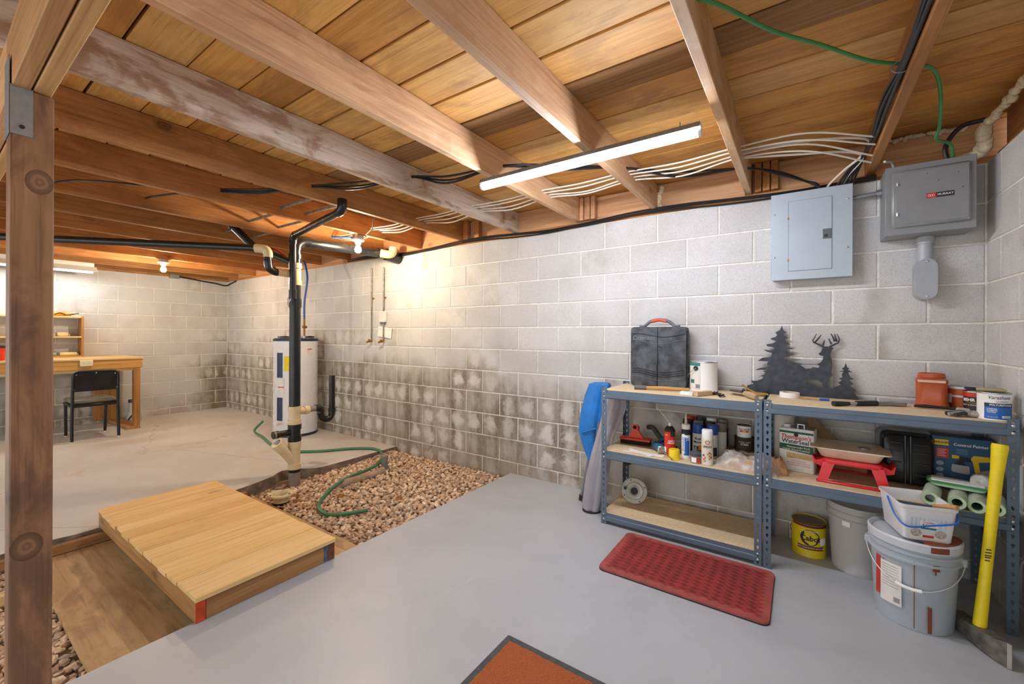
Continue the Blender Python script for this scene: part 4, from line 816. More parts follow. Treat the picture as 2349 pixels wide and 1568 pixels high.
bw = thing('stain_tub', 'orange stained plastic tub with white rim behind the quart can', 'tub', (.675, 3.0, TZ), 0); MB().lathe([(.0001, 0), (.05, 0), (.062, .105), (.058, .105), (.047, .006), (.0001, .006)], 32).obj('body', M_ORJ, bw); MB().lathe([(.063, .10), (.066, .102), (.066, .112), (.058, .113), (.058, .06)], 32).obj('rim', flat('tub_rim', 'c7cace', .4), bw); patch(bw, 'label', M_LBL, -.09, -.06, .03, .075, wrap=.0595)
bh = can('paint_can', 'small black and red quart paint can beside the stain tub', 'paint can', .692, 2.895, TZ, .043, .10, M_BLK, dz=R(-26)); patch(bh, 'red_band', M_RED, -.06, .06, .075, .096, wrap=.0435); text('BEHR', .020, W_, bh, -.008, .060, wrap=.0438, bold=.03); patch(bh, 'gold_line', M_BRASS, -.06, .06, .045, .048, wrap=.0436); text('PAINT & PRIMER', .009, W_, bh, -.005, .036, wrap=.0438)
va_ = can('quart_can', 'white and blue quart can of polyurethane at the shelf end', 'paint can', .70, 2.705, TZ, .052, .118, W_, dz=R(6), rim=M_TIN)
patch(va_, 'blue_panel', M_BLUE, -.035, .062, .006, .058, wrap=.0523); patch(va_, 'navy_band', M_DKB, -.035, .062, .058, .074, wrap=.0525); text('Varathane', .021, M_INK, va_, .012, .098, wrap=.0526, shear=.25, sx=.85); text('ULTIMATE', .0085, M_INK, va_, .02, .081, wrap=.0526); text('POLYURETHANE', .0115, W_, va_, .018, .066, wrap=.0528, bold=.02, sx=.85); text('SUPERIOR\nULTIMATE\nFASTEST', .007, W_, va_, -.012, .042, wrap=.0527, bold=.02, align='CENTER'); patch(va_, 'matte_tag', W_, .018, .05, .012, .022, wrap=.0527); text('MATTE', .007, M_INK, va_, .034, .0168, wrap=.053); text('1 QT. 32 FL OZ', .005, W_, va_, -.012, .014, wrap=.0527)
pb = thing('paint_brush', 'used paint brush with tan bristles resting on the quart can', 'paint brush', (.683, 2.72, TZ + .119), R(-8)); MB().bb(-.035, .055, -.022, .025, .002, .014, .004).obj('bristles', flat('bristle', 'ab9a72', .9, bump=.5), pb); MB().bb(-.07, -.03, -.015, .012, .002, .014, .005).obj('ferrule', M_BLK, pb)
pb2 = thing('paint_brush', 'paint brush with black handle lying before the stain jar', 'paint brush', (.575, 2.885, TZ), R(-4)); MB().tube([(-.10, 0, .010), (-.06, 0, .012), (.02, 0, .010), (.05, 0, .010)], [.006, .009, .006, .009], 8).obj('handle', M_BLK, pb2); MB().bb(.045, .105, -.016, .016, .002, .018, .004).obj('bristles', flat('bristle_grey', 'b5ada0', .9, bump=.5), pb2)
gl = thing('work_glove', 'crumpled grey and black work glove at the shelf edge', 'glove', (.625, 2.71, TZ), R(10)); M_GL = flat('glove_fabric', '9a968e', .9, var=.4, vs=40, bump=.5)
mb = MB(); mb.sph((.02, 0, .014), .03, 12, 8, (1.3, .9, .5)); mb.obj('palm', M_GL, gl)
for k, (a, l_) in enumerate(((-2.6, .05), (-2.9, .055), (3.1, .055), (2.8, .045), (1.9, .04))): MB().tube(curve([(.0, 0, .012), (.03 * math.cos(a), .03 * math.sin(a), .016), ((.02 + l_) * math.cos(a), (.02 + l_) * math.sin(a) + .004 * k, .009)], 4), .0085, 8).obj('finger', M_GL if k % 2 else flat('glove_black', '35353a', .8), gl)
# ---- middle shelf, left unit
br_ = thing('scrub_brush', 'orange push scrub brush with black bristles on the middle shelf', 'brush', (-.945, 2.90, MZ), R(4)); M_ORB = flat('orange_plastic', 'd6452a', .4, var=.06)
MB().bb(-.10, .10, -.03, .03, .0, .028, .002).obj('bristles', flat('bristle_black', '1b1918', .95, bump=.8, bs=200), br_); MB().bb(-.105, .105, -.035, .035, .028, .045, .005).obj('block', M_ORB, br_)
MB().prism([(-.055, .045), (.055, .045), (.018, .10), (-.018, .10)], -.01, .01, 'xz').obj('bracket', M_ORB, br_); MB().lathe([(.013, -.028), (.021, -.028), (.021, .028), (.013, .028), (.013, -.028)], 20, (0, 0, .115), axis=(0, -1, .25)).obj('socket', M_ORB, br_); MB().lathe([(.0001, 0), (.013, 0)], 16, (0, .022, .11), axis=(0, -1, .25)).obj('socket_hole', M_INK, br_)
nb = thing('wire_brush', 'worn black handled wire brush behind the caulking gun', 'brush', (-.80, 2.965, MZ), R(-35)); MB().tube(curve([(-.12, 0, .10), (-.07, 0, .105), (0, 0, .06), (.10, 0, .02)], 5), .017, 10).obj('handle', flat('worn_black', '46423d', .8, var=.5, vs=30), nb); MB().bb(.06, .16, -.014, .014, .0, .03, .003).obj('bristles', M_DTIN, nb)
cg = thing('caulking_gun', 'blue metal caulking gun lying on the middle shelf', 'caulking gun', (-.755, 2.79, MZ), R(-52)); M_CG = flat('gun_blue', '2a6687', .45, .2, var=.12)
MB().tube([(-.06, 0, .03), (.05, 0, .03)], .026, 14).obj('cradle', M_CG, cg); MB().tube(curve([(-.05, 0, .03), (-.06, .04, .06), (-.05, .10, .10)], 5), .013, 10).obj('handle', M_CG, cg); MB().tube(curve([(-.02, 0, .03), (-.0, .045, .055), (.01, .10, .085)], 5), .009, 8).obj('trigger', M_CG, cg); MB().bb(.035, .055, -.028, .028, .004, .05, .004).obj('end_plate', M_TIN, cg); MB().tube([(.05, 0, .03), (.19, 0, .008)], .004, 8).obj('rod', M_TIN, cg); MB().tube([(.185, -.003, .006), (.165, .05, .006)], .003, 6).obj('rod_hook', M_TIN, cg)
pk = thing('white_paint_key', 'pair of flat white plastic paint paddles on the middle shelf', 'paint paddle', (-.84, 2.69, MZ), R(-3)); MB().prism([(-.11, -.035), (-.085, -.03), (-.06, -.005), (-.03, .0), (.03, -.012), (.045, -.035), (.07, -.045), (.08, -.025), (.085, -.01), (.14, -.005), (.14, .03), (.05, .025), (-.03, .035), (-.095, .06), (-.105, .05), (-.075, .015), (-.085, -.01), (-.115, -.02)], .0, .004, 'xy').obj('paddle', W_, pk)
def spray(name, label, cat, x, y, z, r, h, body, capm, caph=.045, capr=.92, dz=0., dome=True):
    t = thing(name, label, cat, (x, y, z), face_cam(x, y) + dz); hb_ = h - caph
    MB().lathe([(.0001, .004), (r * .93, .0), (r, .004), (r * .98, .008), (r * .98, hb_ - .012), (r, hb_ - .008), (r * .98, hb_ - .004), (r * .85, hb_ + .006), (.0001, hb_ + .006)], 32).obj('body', body, t)
    MB().lathe([(r * capr, hb_ - .003), (r * capr, h - .006), (r * (capr - .08), h), (.0001, h)], 32).obj('cap', capm, t)
    return t
M_FOAM = flat('foam_red', 'd8361c', .4, var=.05)
fo = thing('foam_can', 'red spray foam can with straw nozzle on the middle shelf', 'spray can', (-.685, 2.775, MZ), face_cam(-.685, 2.775)); MB().lathe([(.0001, .003), (.031, 0), (.033, .004), (.0325, .15), (.0335, .152), (.031, .158), (.024, .172), (.016, .178), (.0001, .178)], 32).obj('body', M_FOAM, fo); MB().lathe([(.0332, .148), (.0345, .151), (.0325, .158), (.0245, .173), (.017, .18), (.0001, .181)], 32).obj('dome', M_DTIN, fo); MB().lathe([(.008, .18), (.007, .195), (.004, .20), (.0001, .20)], 12).obj('valve', W_, fo); MB().tube([(-.002, 0, .198), (-.035, -.005, .245), (-.085, -.02, .305)], .003, 7).obj('straw', flat('straw', 'd8cfb8', .5), fo); patch(fo, 'black_panel', M_INK, .005, .032, .118, .148, wrap=.0333); text('GAPS &\nCRACKS', .013, W_, fo, .012, .085, wrap=.0338, bold=.03); patch(fo, 'white_panel', W_, -.045, -.022, .005, .05, wrap=.0333); text('BIG', .012, M_YELP, fo, -.022, .128, wrap=.0336, bold=.03)
yc = thing('loose_cap', 'loose yellow plastic cap in front of the spray foam can', 'cap', (-.637, 2.69, MZ)); MB().lathe([(.0001, .0), (.036, 0), (.037, .006), (.033, .009), (.032, .055), (.028, .06), (.0001, .06)], 32).obj('cap', flat('yellow_plastic', 'eec81a', .4, var=.03), yc)
dy = thing('caulk_tube', 'white and blue caulk tube standing with tan nozzle', 'caulk tube', (-.583, 2.755, MZ), face_cam(-.583, 2.755)); MB().lathe([(.0001, .0), (.025, 0), (.025, .205), (.022, .21), (.0001, .21)], 28).obj('tube', W_, dy); MB().lathe([(.008, .21), (.0075, .235), (.0035, .285), (.0001, .286)], 14).obj('nozzle', flat('nozzle_tan', 'c9bb98', .5), dy); patch(dy, 'blue_panel', M_BLUE, -.012, .022, .02, .13, wrap=.0253); patch(dy, 'black_band', M_INK, -.036, .036, .145, .18, wrap=.0253); text('DYNAFLEX', .021, M_BLUE, dy, -.016, .09, wrap=.0266, bold=.01, rot=R(90), sx=.85); text('230', .024, W_, dy, .012, .128, wrap=.0266, bold=.01, rot=R(90)); patch(dy, 'white_strip', W_, -.024, -.007, .03, .15, wrap=.0255)
sj = thing('small_jar', 'small squat jar with grey lid in front of the spray cans', 'jar', (-.512, 2.685, MZ), face_cam(-.512, 2.685)); MB().lathe([(.0001, .0), (.029, 0), (.031, .005), (.031, .042), (.0001, .042)], 28).obj('body', flat('jar_body', '8d8a86', .4), sj); MB().lathe([(.032, .042), (.032, .06), (.026, .066), (.012, .07), (.007, .095), (.0001, .096)], 24).obj('lid', flat('jar_lid', '4b4e52', .4), sj); patch(sj, 'red_panel', M_RED, .003, .026, .008, .036, wrap=.0315); patch(sj, 'white_panel', W_, -.026, .003, .008, .036, wrap=.0315)
sp_ = spray('spray_can', 'cream spray paint can with white cap and flower dots', 'spray can', -.450, 2.69, MZ, .0325, .205, flat('cream_can', 'dfd8c4', .4, var=.04), W_, .052, dz=R(2)); text('SPRAY', .018, M_INK, sp_, 0, .108, wrap=.0332, bold=.02); mb = MB().lathe([(.009, 0), (.012, 0)], 20, (0, -.0335, .135), axis=(0, -1, 0)).obj('logo_ring', M_RED, sp_)
for k, (a, b, c) in enumerate([(.012, .055, 'c98b3a'), (.002, .066, 'd79a45'), (.012, .074, 'b06a2c'), (.022, .066, 'b98d4a'), (.022, .048, '6e4a2a'), (.012, .040, 'c57f35'), (-.012, .045, 'dd6f9a'), (-.02, .035, 'e0552e'), (-.012, .025, '6aa7cf'), (-.022, .058, '3b3b70'), (-.024, .02, 'e8c53a')]): patch(sp_, 'colour_dot', flat('dot_' + c, c, .5), 0, 0, 0, 0, poly=None, wrap=None) if 0 else MB().add([(.0333 * math.sin((a + .006 * math.cos(q)) / .0333), -.0333 * math.cos((a + .006 * math.cos(q)) / .0333), b + .006 * math.sin(q)) for q in [k2 * math.pi / 5 for k2 in range(10)]], [tuple(range(10))]).obj('colour_dot', flat('dot_' + c, c, .5), sp_)
M_CAPB = flat('cap_blue', '1f4aa8', .35, var=.06); M_RUST = flat('rust_can', 'dfe0dc', .4)
r1 = spray('spray_can', 'white spray can with blue cap behind the small squat jar', 'spray can', -.532, 2.86, MZ, .033, .20, M_RUST, M_CAPB, .055, .98); patch(r1, 'navy_panel', M_DKB, -.03, .03, .01, .065, wrap=.0333); text('Rust\nMaster', .021, M_INK, r1, 0, .10, wrap=.0336, bold=.02); patch(r1, 'orange_panel', flat('print_orange', 'e08a22', .5), .002, .026, .04, .07, wrap=.0335)
r2 = spray('spray_can', 'white spray can with blue cap behind the cream can', 'spray can', -.452, 2.875, MZ, .033, .20, M_RUST, M_CAPB, .055, .98); patch(r2, 'navy_panel', M_DKB, -.03, .03, .01, .065, wrap=.0333)
k = 0
for iy, y in enumerate((2.945, 3.015)):
    for ix, x in enumerate((-.612, -.545, -.478, -.411)):
        capm, cl_ = [(M_BLK, 'black'), (flat('cap_grey', '77736d', .5), 'grey'), (M_RED, 'red'), (W_, 'white'), (M_BLK, 'black')][(k * 3) % 5 if iy else k % 2]
        spray('spray_can', '%s capped spray can in the %s cluster row, %s from the left' % (cl_, ('middle', 'rear')[iy], ords[ix]), 'spray can', x, y, MZ, .0315, .205 + .012 * iy, [M_DKB, M_RUST][(ix + iy) % 2], capm, .05, .98); k += 1
sk = thing('folded_paper', 'folded brown paper under the stain cans on the middle shelf', 'paper', (-.29, 2.97, MZ)); M_KRAFT = flat('kraft', '8a6f52', .9, var=.2, vs=12, bump=.4, bs=20)
MB().bb(-.10, .10, -.09, .08, 0, .03, .006).obj('lower_fold', M_KRAFT, sk); MB().bb(-.095, .09, -.085, .07, .031, .05, .006).obj('upper_fold', M_KRAFT, sk)
s1 = can('stain_can', 'dark brown half pint stain can under the white one', 'paint can', -.285, 2.985, MZ + .051, .056, .078, M_BRN, rim=M_DTIN); text('FLOOR COAT', .011, W_, s1, 0, .052, wrap=.0567); text('STAIN', .016, W_, s1, 0, .038, wrap=.0567, bold=.02)
s2 = can('stain_can', 'small white can stacked on the dark stain can', 'paint can', -.287, 2.985, MZ + .1295, .041, .075, W_, rim=M_DTIN); text('RUST-OLEUM', .010, M_DKB, s2, 0, .050, wrap=.0416, bold=.02); patch(s2, 'red_band', M_RED, -.025, .025, .033, .043, wrap=.0414); patch(s2, 'yellow_spot', M_YELP, -.01, .01, .035, .041, wrap=.0418)
# plastic bag with brown paper
def clear_mat(name, col, a, rough=.15):
    t = NT(name); t.out(lin(col), rough); n = t.noise(t.obj(), 18., 5, .6, .6); t.L.new(t.step(n, .3, .7, a * .7, min(1, a * 1.35)), t.b.inputs['Alpha']); t.bump(t.noise(t.obj(), 25., 4), .5, .01); return t.m
M_CLEAR = clear_mat('clear_film', 'e8e4de', .35)
def lump(w_, d_, h_, seed, nx=26, ny=18, amp=.35):
    mb = MB()
    def f(u, v):
        a, b = u * 2 - 1, v * 2 - 1; e_ = max(0., 1 - abs(a) ** 2.6) * max(0., 1 - abs(b) ** 2.6); n = mnoise.noise(Vector((a * 2.3 + seed, b * 2.3, seed))); n2 = abs(mnoise.noise(Vector((a * 5 + seed, b * 6, seed * 2))))
        return (a * w_ / 2 * (1 + .08 * n), b * d_ / 2 * (1 + .1 * n), h_ * (e_ ** .55) * (1 + amp * n - .45 * n2) + .001)
    return mb.grid(f, nx, ny)
bg = thing('plastic_bag', 'clear plastic bag with crumpled brown paper on the shelf', 'bag', (-.245, 2.765, MZ), R(-8)); lump(.27, .19, .062, 3.1).obj('brown_paper', flat('paper_tan', 'b98e66', .85, var=.25, vs=14), bg); lump(.33, .23, .078, 5.7, amp=.5).obj('film', M_CLEAR, bg); MB().grid(lambda u, v: (-.13 + .05 * u + .02 * math.sin(v * 5), -.02 + .07 * v - .03 * u, .055 + .035 * math.sin(u * 3.1) * (1 - .5 * v)), 8, 8).obj('film_tie', M_CLEAR, bg)
bg2 = thing('plastic_bag', 'end of a plastic bag with tan paper beside the wood protector can', 'bag', (-.105, 2.80, MZ), R(10)); lump(.085, .17, .075, 8.3, 12, 14).obj('brown_paper', flat('paper_tan', 'b98e66'), bg2)
rl = thing('plastic_roll', 'upright roll of pale plastic sheet behind the shelf posts', 'roll', (-.075, 2.985, MZ)); MB().lathe([(.012, 0), (.052, 0), (.052, .31), (.012, .31), (.012, 0)], 28).obj('roll', flat('pale_sheet', 'cfccc2', .5), rl)
# ---- middle shelf, right unit
th_ = thing('protector_can', 'rectangular white and green wood protector can with white cap', 'metal can', (-.008, 2.885, MZ), R(-10)); TW, TD, TH = .083, .05, .235
loft([[(a, b, z) for a, b in rrect(-TW + i, TW - i, -TD + i, TD - i, .012, 4)] for z, i in ((0, .002), (.004, 0), (TH - .004, 0), (TH, .002), (TH + .001, .006))]).obj('body', W_, th_)
MB().lathe([(.018, TH), (.018, TH + .02), (.0001, TH + .02)], 18, (-.05, -.01, 0)).obj('cap', W_, th_); MB().tube([(.0, 0, TH), (.0, 0, TH + .022), (.03, 0, TH + .022), (.03, 0, TH)], .006, 6).obj('carry_handle', M_TIN, th_); MB().bb(-TW + .004, TW - .004, -TD + .004, TD - .004, TH + .0005, TH + .003).obj('top_plate', M_TIN, th_)
y_ = -TD - .0006; patch(th_, 'top_band', M_GRN, -TW + .003, TW - .003, TH - .024, TH - .012, y_); patch(th_, 'green_panel', M_GRN, 0, 0, 0, 0, y_, poly=[(-TW + .003, .118), (TW - .003, .105), (TW - .003, .148), (-TW + .003, .15)]); text("Thompson's", .033, M_RED, th_, -.002, .190, y_ - .0004, shear=.2, bold=.02, sx=.88); text('WaterSeal', .033, M_DKB, th_, -.004, .165, y_ - .0004, bold=.02, sx=.92); text('Waterproofer PLUS', .014, W_, th_, .01, .135, y_ - .0006, bold=.015, sx=.95); text('CLEAR Wood Protector', .014, W_, th_, .0, .120, y_ - .0006, bold=.015, sx=.92); patch(th_, 'wood_swatch', M_BTOP, -.045, .076, .072, .102, y_); text('CLEAR', .007, M_BRN, th_, -.025, .076, y_ - .0005)
for k, s_ in enumerate(('Prevents Water Damage', "Helps Maintain Wood's Natural Color", 'Coating Resists Mildew & UV Damage')): text(s_, .009, M_RED, th_, .012, .060 - .012 * k, y_ - .0004, sx=.8, shear=.2)
text('1 GALLON (3.78 L)', .006, M_JBOX, th_, .01, .012, y_ - .0004); MB().lathe([(.0001, 0), (.011, 0)], 16, (.0, y_ - .0004, TH - .03), axis=(0, -1, 0)).obj('logo', M_INK, th_)
kb = thing('paper_bag', 'crumpled brown paper bag behind the cream paint tray', 'bag', (.155, 3.035, MZ), R(-3)); mb = MB()
def kbf(u, v):
    top = [(.0, .255), (.35, .20), (.7, .11), (1., .05)]; x = -.11 + .26 * u
    z_ = .26 * (1 - u) ** 1.1 + .05; n = mnoise.noise(Vector((u * 4, v * 4, 2.2))) * .016
    return (x + n, -.035 + .07 * math.sin(v * math.pi * 2) * .5 + n, z_ * (1 - abs(v - .5) * 2) + .001)
mb.grid(kbf, 18, 16); mb.obj('bag', M_KRAFT, kb)
rs_ = thing('red_step', 'red plastic stand with four legs on the middle shelf', 'stand', (.225, 2.845, MZ), R(-2)); M_RP = flat('red_plastic', 'd5242a', .35, var=.06)
loft([[(a, b, z) for a, b in rrect(-w_, w_, -.125, .125, .02, 4)] for z, w_ in ((.098, .115), (.100, .118), (.116, .118), (.118, .112))]).obj('top_plate', M_RP, rs_)
for sy in (-1, 1):
    for sx in (-1, 1): MB().add(*(lambda a: (a.v, a.f))(loft([[(sx * .125 - .02, sy * .13 - .006, .0), (sx * .125 + .02, sy * .13 - .006, 0), (sx * .125 + .02, sy * .13 + .006, 0), (sx * .125 - .02, sy * .13 + .006, 0)], [(sx * .095 - .025, sy * .118 - .006, .105), (sx * .095 + .025, sy * .118 - .006, .105), (sx * .095 + .025, sy * .118 + .006, .105), (sx * .095 - .025, sy * .118 + .006, .105)]]))).obj('leg', M_RP, rs_)
    MB().bb(-.15, .15, sy * .132 - .01, sy * .132 + .01, .0, .012, .005).obj('foot_rail', M_RP, rs_)
for sx in (-1, 1): MB().prism([(sx * .115, .07), (sx * .16, .085), (sx * .165, .125), (sx * .15, .10), (sx * .115, .115)], -.10, .02, 'xz').obj('wing', M_RP, rs_)
tr_ = thing('paint_tray', 'cream plastic paint tray resting on the red stand', 'paint tray', (.215, 2.845, MZ + .119), R(-3)); M_TR = flat('tray_cream', 'e2ceb4', .4, var=.06)
loft([[(a, b, z) for a, b in rrect(-w_, w_, -d_, d_, .03, 5)] for z, w_, d_ in ((.0, .115, .08), (.004, .12, .085), (.05, .142, .105), (.052, .165, .125), (.057, .165, .125))]).obj('tray', M_TR, tr_); MB().tube([(.02 * math.cos(a) + .06, -.02 + .02 * math.sin(a), .061) for a in [k * math.pi / 8 for k in range(17)]], .004, 6).obj('loose_ring', M_TIN, tr_)
bt = thing('black_tray', 'black plastic paint tray standing upright on the middle shelf', 'paint tray', (.452, 2.905, MZ), R(-6)); lean = Matrix.Rotation(R(-7), 4, 'X'); M_BT = flat('tray_black', '131415', .35, var=.4, vs=10)
loft([[(a, b, z) for a, z in rrect(-w_, w_, .004 + i, .262 - i, .03, 5)] for b, w_, i in ((.05, .098, 0), (.045, .104, -.003), (.03, .104, -.003), (.0, .10, .004), (-.035, .092, .012), (-.04, .086, .018))]).xf(lean).obj('shell', M_BT, bt)
for x in (-.008, .012): MB().tube([(x, -.043, .015), (x, -.043, .25)], .005, 6).xf(lean).obj('centre_rib', M_BT, bt)
for z in (.06, .115, .17, .21):
    for s in (-1, 1): MB().bb(s * .05 - .03, s * .05 + .03, -.044, -.038, z - .003, z + .003, .002).xf(lean).obj('rib', M_BT, bt)
MB().prism(rrect(-.125, .10, .02, .28, .03, 5), .055, .062, 'xz').xf(lean).obj('rear_tray', M_BT, bt)
wb_ = thing('sprayer_box', 'blue cardboard box for a yellow paint sprayer', 'box', (.657, 2.985, MZ), R(-2)); M_WB = flat('box_blue', '2d5878', .55, var=.06); BXW, BXH, yb = .105, .262, -.0456
MB().bb(-BXW, BXW, -.045, .045, 0, BXH, .001).obj('carton', M_WB, wb_)
patch(wb_, 'yellow_panel', M_YELP, -.096, -.046, .218, .246, yb); text('WAGNER', .012, M_INK, wb_, -.071, .232, yb - .0004, bold=.03); text('Control Painter', .0185, W_, wb_, .030, .227, yb - .0002, bold=.02); patch(wb_, 'red_panel', M_RED, -.09, -.046, .155, .205, yb)
for k in range(5): patch(wb_, 'print_line', W_, -.085, -.055 - .005 * (k % 2), .196 - .008 * k, .198 - .008 * k, yb - .0003)
for k in range(4): patch(wb_, 'print_line', flat('print_grey', '9fb0bd', .6), -.02, .02, .205 - .007 * k, .2065 - .007 * k, yb)
for z in (.128, .097, .067): MB().add([(-.077 + .014 * math.cos(q), yb, z + .011 * math.sin(q)) for q in [k2 * math.pi / 8 for k2 in range(16)]], [tuple(range(16))]).obj('oval_badge', flat('print_grey', '9fb0bd'), wb_)
patch(wb_, 'sprayer_picture', M_YELP, 0, 0, 0, 0, yb - .0002, poly=[(.028, .165), (.04, .182), (.09, .183), (.095, .16), (.055, .152), (.062, .10), (.045, .095), (.036, .15)]); patch(wb_, 'sprayer_picture', M_INK, 0, 0, 0, 0, yb - .0003, poly=[(-.028, .13), (-.01, .155), (-.012, .172), (.03, .168), (.03, .15), (.005, .146), (.012, .13)]); patch(wb_, 'sprayer_picture', flat('print_cup', 'b9b6b0', .5), 0, 0, 0, 0, yb - .0003, poly=[(-.037, .10), (-.034, .13), (.025, .127), (.027, .095), (.02, .088), (-.03, .092)]); patch(wb_, 'sprayer_picture', M_YELP, 0, 0, 0, 0, yb - .0003, poly=[(-.035, .158), (-.035, .176), (-.008, .174), (-.008, .16)])
M_MINT = flat('roller_mint', 'bfd6b4', .85, var=.1, vs=30, bump=.4); M_MINT2 = flat('roller_core', '6d8a63', .7)
for k, (x, z, lab) in enumerate(((.505, .033, 'pale green paint roller cover wrapped in film, leftmost at the shelf edge'), (.590, .033, 'pale green paint roller cover wrapped in film, second at the shelf edge'), (.650, .030, 'pale green paint roller cover in film half behind the maul handle'), (.712, .031, 'pale green paint roller cover wrapped in film next to the corner post'))):
    if k == 3: x = .704
    t = thing('roller_cover', lab, 'paint roller', (x, 2.70, MZ + z), R(-14), 'wrapped roller covers'); MB().lathe([(.017, -.09), (.028, -.092), (.030, -.08), (.030, .09), (.017, .09), (.017, -.09)], 24, axis=(0, 1, 0)).obj('nap', M_MINT, t); MB().lathe([(.0165, -.088), (.0165, .088)], 20, axis=(0, 1, 0)).obj('core', M_MINT2, t); MB().lathe([(.031, -.1), (.0325, -.085), (.0325, .095)], 24, axis=(0, 1, 0)).obj('film', M_CLEAR, t)
gt = thing('green_tray_liner', 'clear package with green rim lying across the roller covers', 'package', (.60, 2.76, MZ + .068), R(-10)); loft([[(a, b, z) for a, b in rrect(-w_, w_, -.05, .05, .02, 4)] for z, w_ in ((.0, .085), (.014, .095), (.018, .097))]).obj('tray', flat('liner_mint', 'a9c4a2', .4), gt); MB().tube([(a, b, .016) for a, b in rrect(-.097, .097, -.052, .052, .02, 5)] + [(.097, .03, .016)], .004, 6).obj('green_rim', flat('rim_green', '2c8a4a', .4), gt); MB().bb(-.085, .085, -.04, .045, .019, .024, .002).obj('paper_insert', W_, gt)
mr = thing('film_roll', 'crinkled clear film wrapped roll beside the corner post', 'roll', (.70, 2.80, MZ + .105), R(-30)); MB().tube([(0, -.06, 0), (0, .05, 0)], .033, 16).obj('roll', flat('silver_roll', 'bdbab2', .35, .4, var=.25, vs=25), mr); MB().lathe([(.006, -.075), (.03, -.068), (.037, -.05), (.037, .055)], 20, axis=(0, 1, 0)).obj('film', M_CLEAR, mr); MB().bb(-.0345, .0345, -.03, .0, -.02, .0345).obj('blue_label', M_BLUE, mr) if 0 else None
# ---- bottom shelf: hose reel
hr = thing('hose_reel', 'grey metal reel disc with crank knob leaning on the bottom shelf', 'reel', (-.93, 2.83, BZ + .001), face_cam(-.93, 2.83)); lr = Matrix.Translation((0, .03, .0)) @ Matrix.Rotation(R(-12), 4, 'X'); M_RL = flat('reel_grey', 'b4b1aa', .45, .3, var=.12)
MB().lathe([(.0001, -.004), (.024, -.004), (.026, .008), (.034, .012), (.036, .006), (.056, .008), (.060, .0), (.084, .0), (.088, -.006), (.088, -.014), (.08, -.02), (.03, -.02), (.03, -.05), (.08, -.052), (.086, -.058), (.0001, -.06)], 40, (0, 0, .089), axis=(0, -1, 0)).xf(lr).obj('disc', M_RL, hr); MB().lathe([(.0001, .0), (.0235, .0)], 24, (0, .003, .089), axis=(0, -1, 0)).xf(lr).obj('hub_recess', M_INK, hr); MB().cyl((-.062, 0, .105), (-.062, -.03, .105), .010, n=12).xf(lr).obj('crank_knob', M_BLK, hr)
for a in (.4, 1.9, 3.6, 5.2): MB().cyl((.074 * math.cos(a), -.0, .089 + .074 * math.sin(a)), (.074 * math.cos(a), -.004, .089 + .074 * math.sin(a)), .004, n=8).xf(lr).obj('screw', M_INK, hr)
# ---- floor things by the shelves
cb_ = can('deck_stain_can', 'yellow gallon can of deck stain on the floor', 'paint can', .045, 2.965, 0.001, .083, .19, flat('cabot_yellow', 'e3c81a', .4, var=.05), rim=flat('dark_rim', '2f2723', .5, .3), lid=flat('brown_lid', '7d6d5e', .6), dz=R(4)); patch(cb_, 'maroon_top', flat('maroon', '6e1f24', .5), -.10, .10, .168, .182, wrap=.0834); 
MB().add([(.0836 * math.sin(.047 * math.cos(q) / .0836), -.0836 * math.cos(.047 * math.cos(q) / .0836), .112 + .045 * math.sin(q)) for q in [k2 * math.pi / 12 for k2 in range(24)]], [tuple(range(24))]).obj('round_emblem', M_BRN, cb_); MB().add([(.084 * math.sin(.032 * math.cos(q) / .0836), -.084 * math.cos(.032 * math.cos(q) / .0836), .112 + .033 * math.sin(q)) for q in [k2 * math.pi / 12 for k2 in range(24)]], [tuple(range(24))]).obj('emblem_field', flat('cabot_yellow', 'e3c81a'), cb_); text('Cabot', .040, M_INK, cb_, .002, .108, wrap=.0845, bold=.025); text('PREMIUM WATERBORNE', .008, W_, cb_, 0, .148, wrap=.0845); patch(cb_, 'maroon_band', flat('maroon', '6e1f24'), -.062, .07, .045, .066, wrap=.0836); text('SOLID COLOR ACRYLIC DECK STAIN', .0105, W_, cb_, .004, .0555, wrap=.0842, bold=.01, sx=.8); patch(cb_, 'price_sticker', W_, .05, .085, .075, .115, wrap=.0846)
MB().tube(curve([(-.083, -.01, .15), (-.09, -.03, .14), (-.088, -.04, .12)], 4), .002, 6).obj('bail_ear', M_DTIN, cb_)
def bucket(t, r0, r1, h, mat, wall_=.004):
    MB().lathe([(.0001, .0), (r0, 0), (r0 + .002, .006), (r0 + (r1 - r0) * .8, h * .78), (r1 + .006, h * .79), (r1 + .006, h * .81), (r1, h * .82), (r1 + .001, h * .87), (r1 + .007, h * .88), (r1 + .007, h * .90), (r1, h * .91), (r1 + .003, h), (r1 - wall_, h), (r0 + .0, .008), (.0001, .008)], 48).obj('body', mat, t)
def frosted():
    t = NT('frosted_plastic'); t.out(lin('d6d5d0'), .5); t.b.inputs['Alpha'].default_value = .62; return t.m
M_FROST = frosted()
cbk = thing('clear_bucket', 'empty translucent bucket on the floor below the shelf', 'bucket', (.262, 2.905, .001), face_cam(.262, 2.905)); bucket(cbk, .112, .135, .355, M_FROST); patch(cbk, 'handle_lug', W_, -.07, -.035, .255, .285, wrap=.138)
M_BKT = flat('bucket_blue_grey', 'a9b3bb', .4, var=.05, vs=5); M_DRIP = flat('drip_brown', '7d4029', .6, var=.1)
pbk = thing('paint_bucket', 'large grey blue paint bucket with brown drips on the floor', 'bucket', (.418, 2.555, .001), face_cam(.418, 2.555)); bucket(pbk, .128, .147, .365, M_BKT)
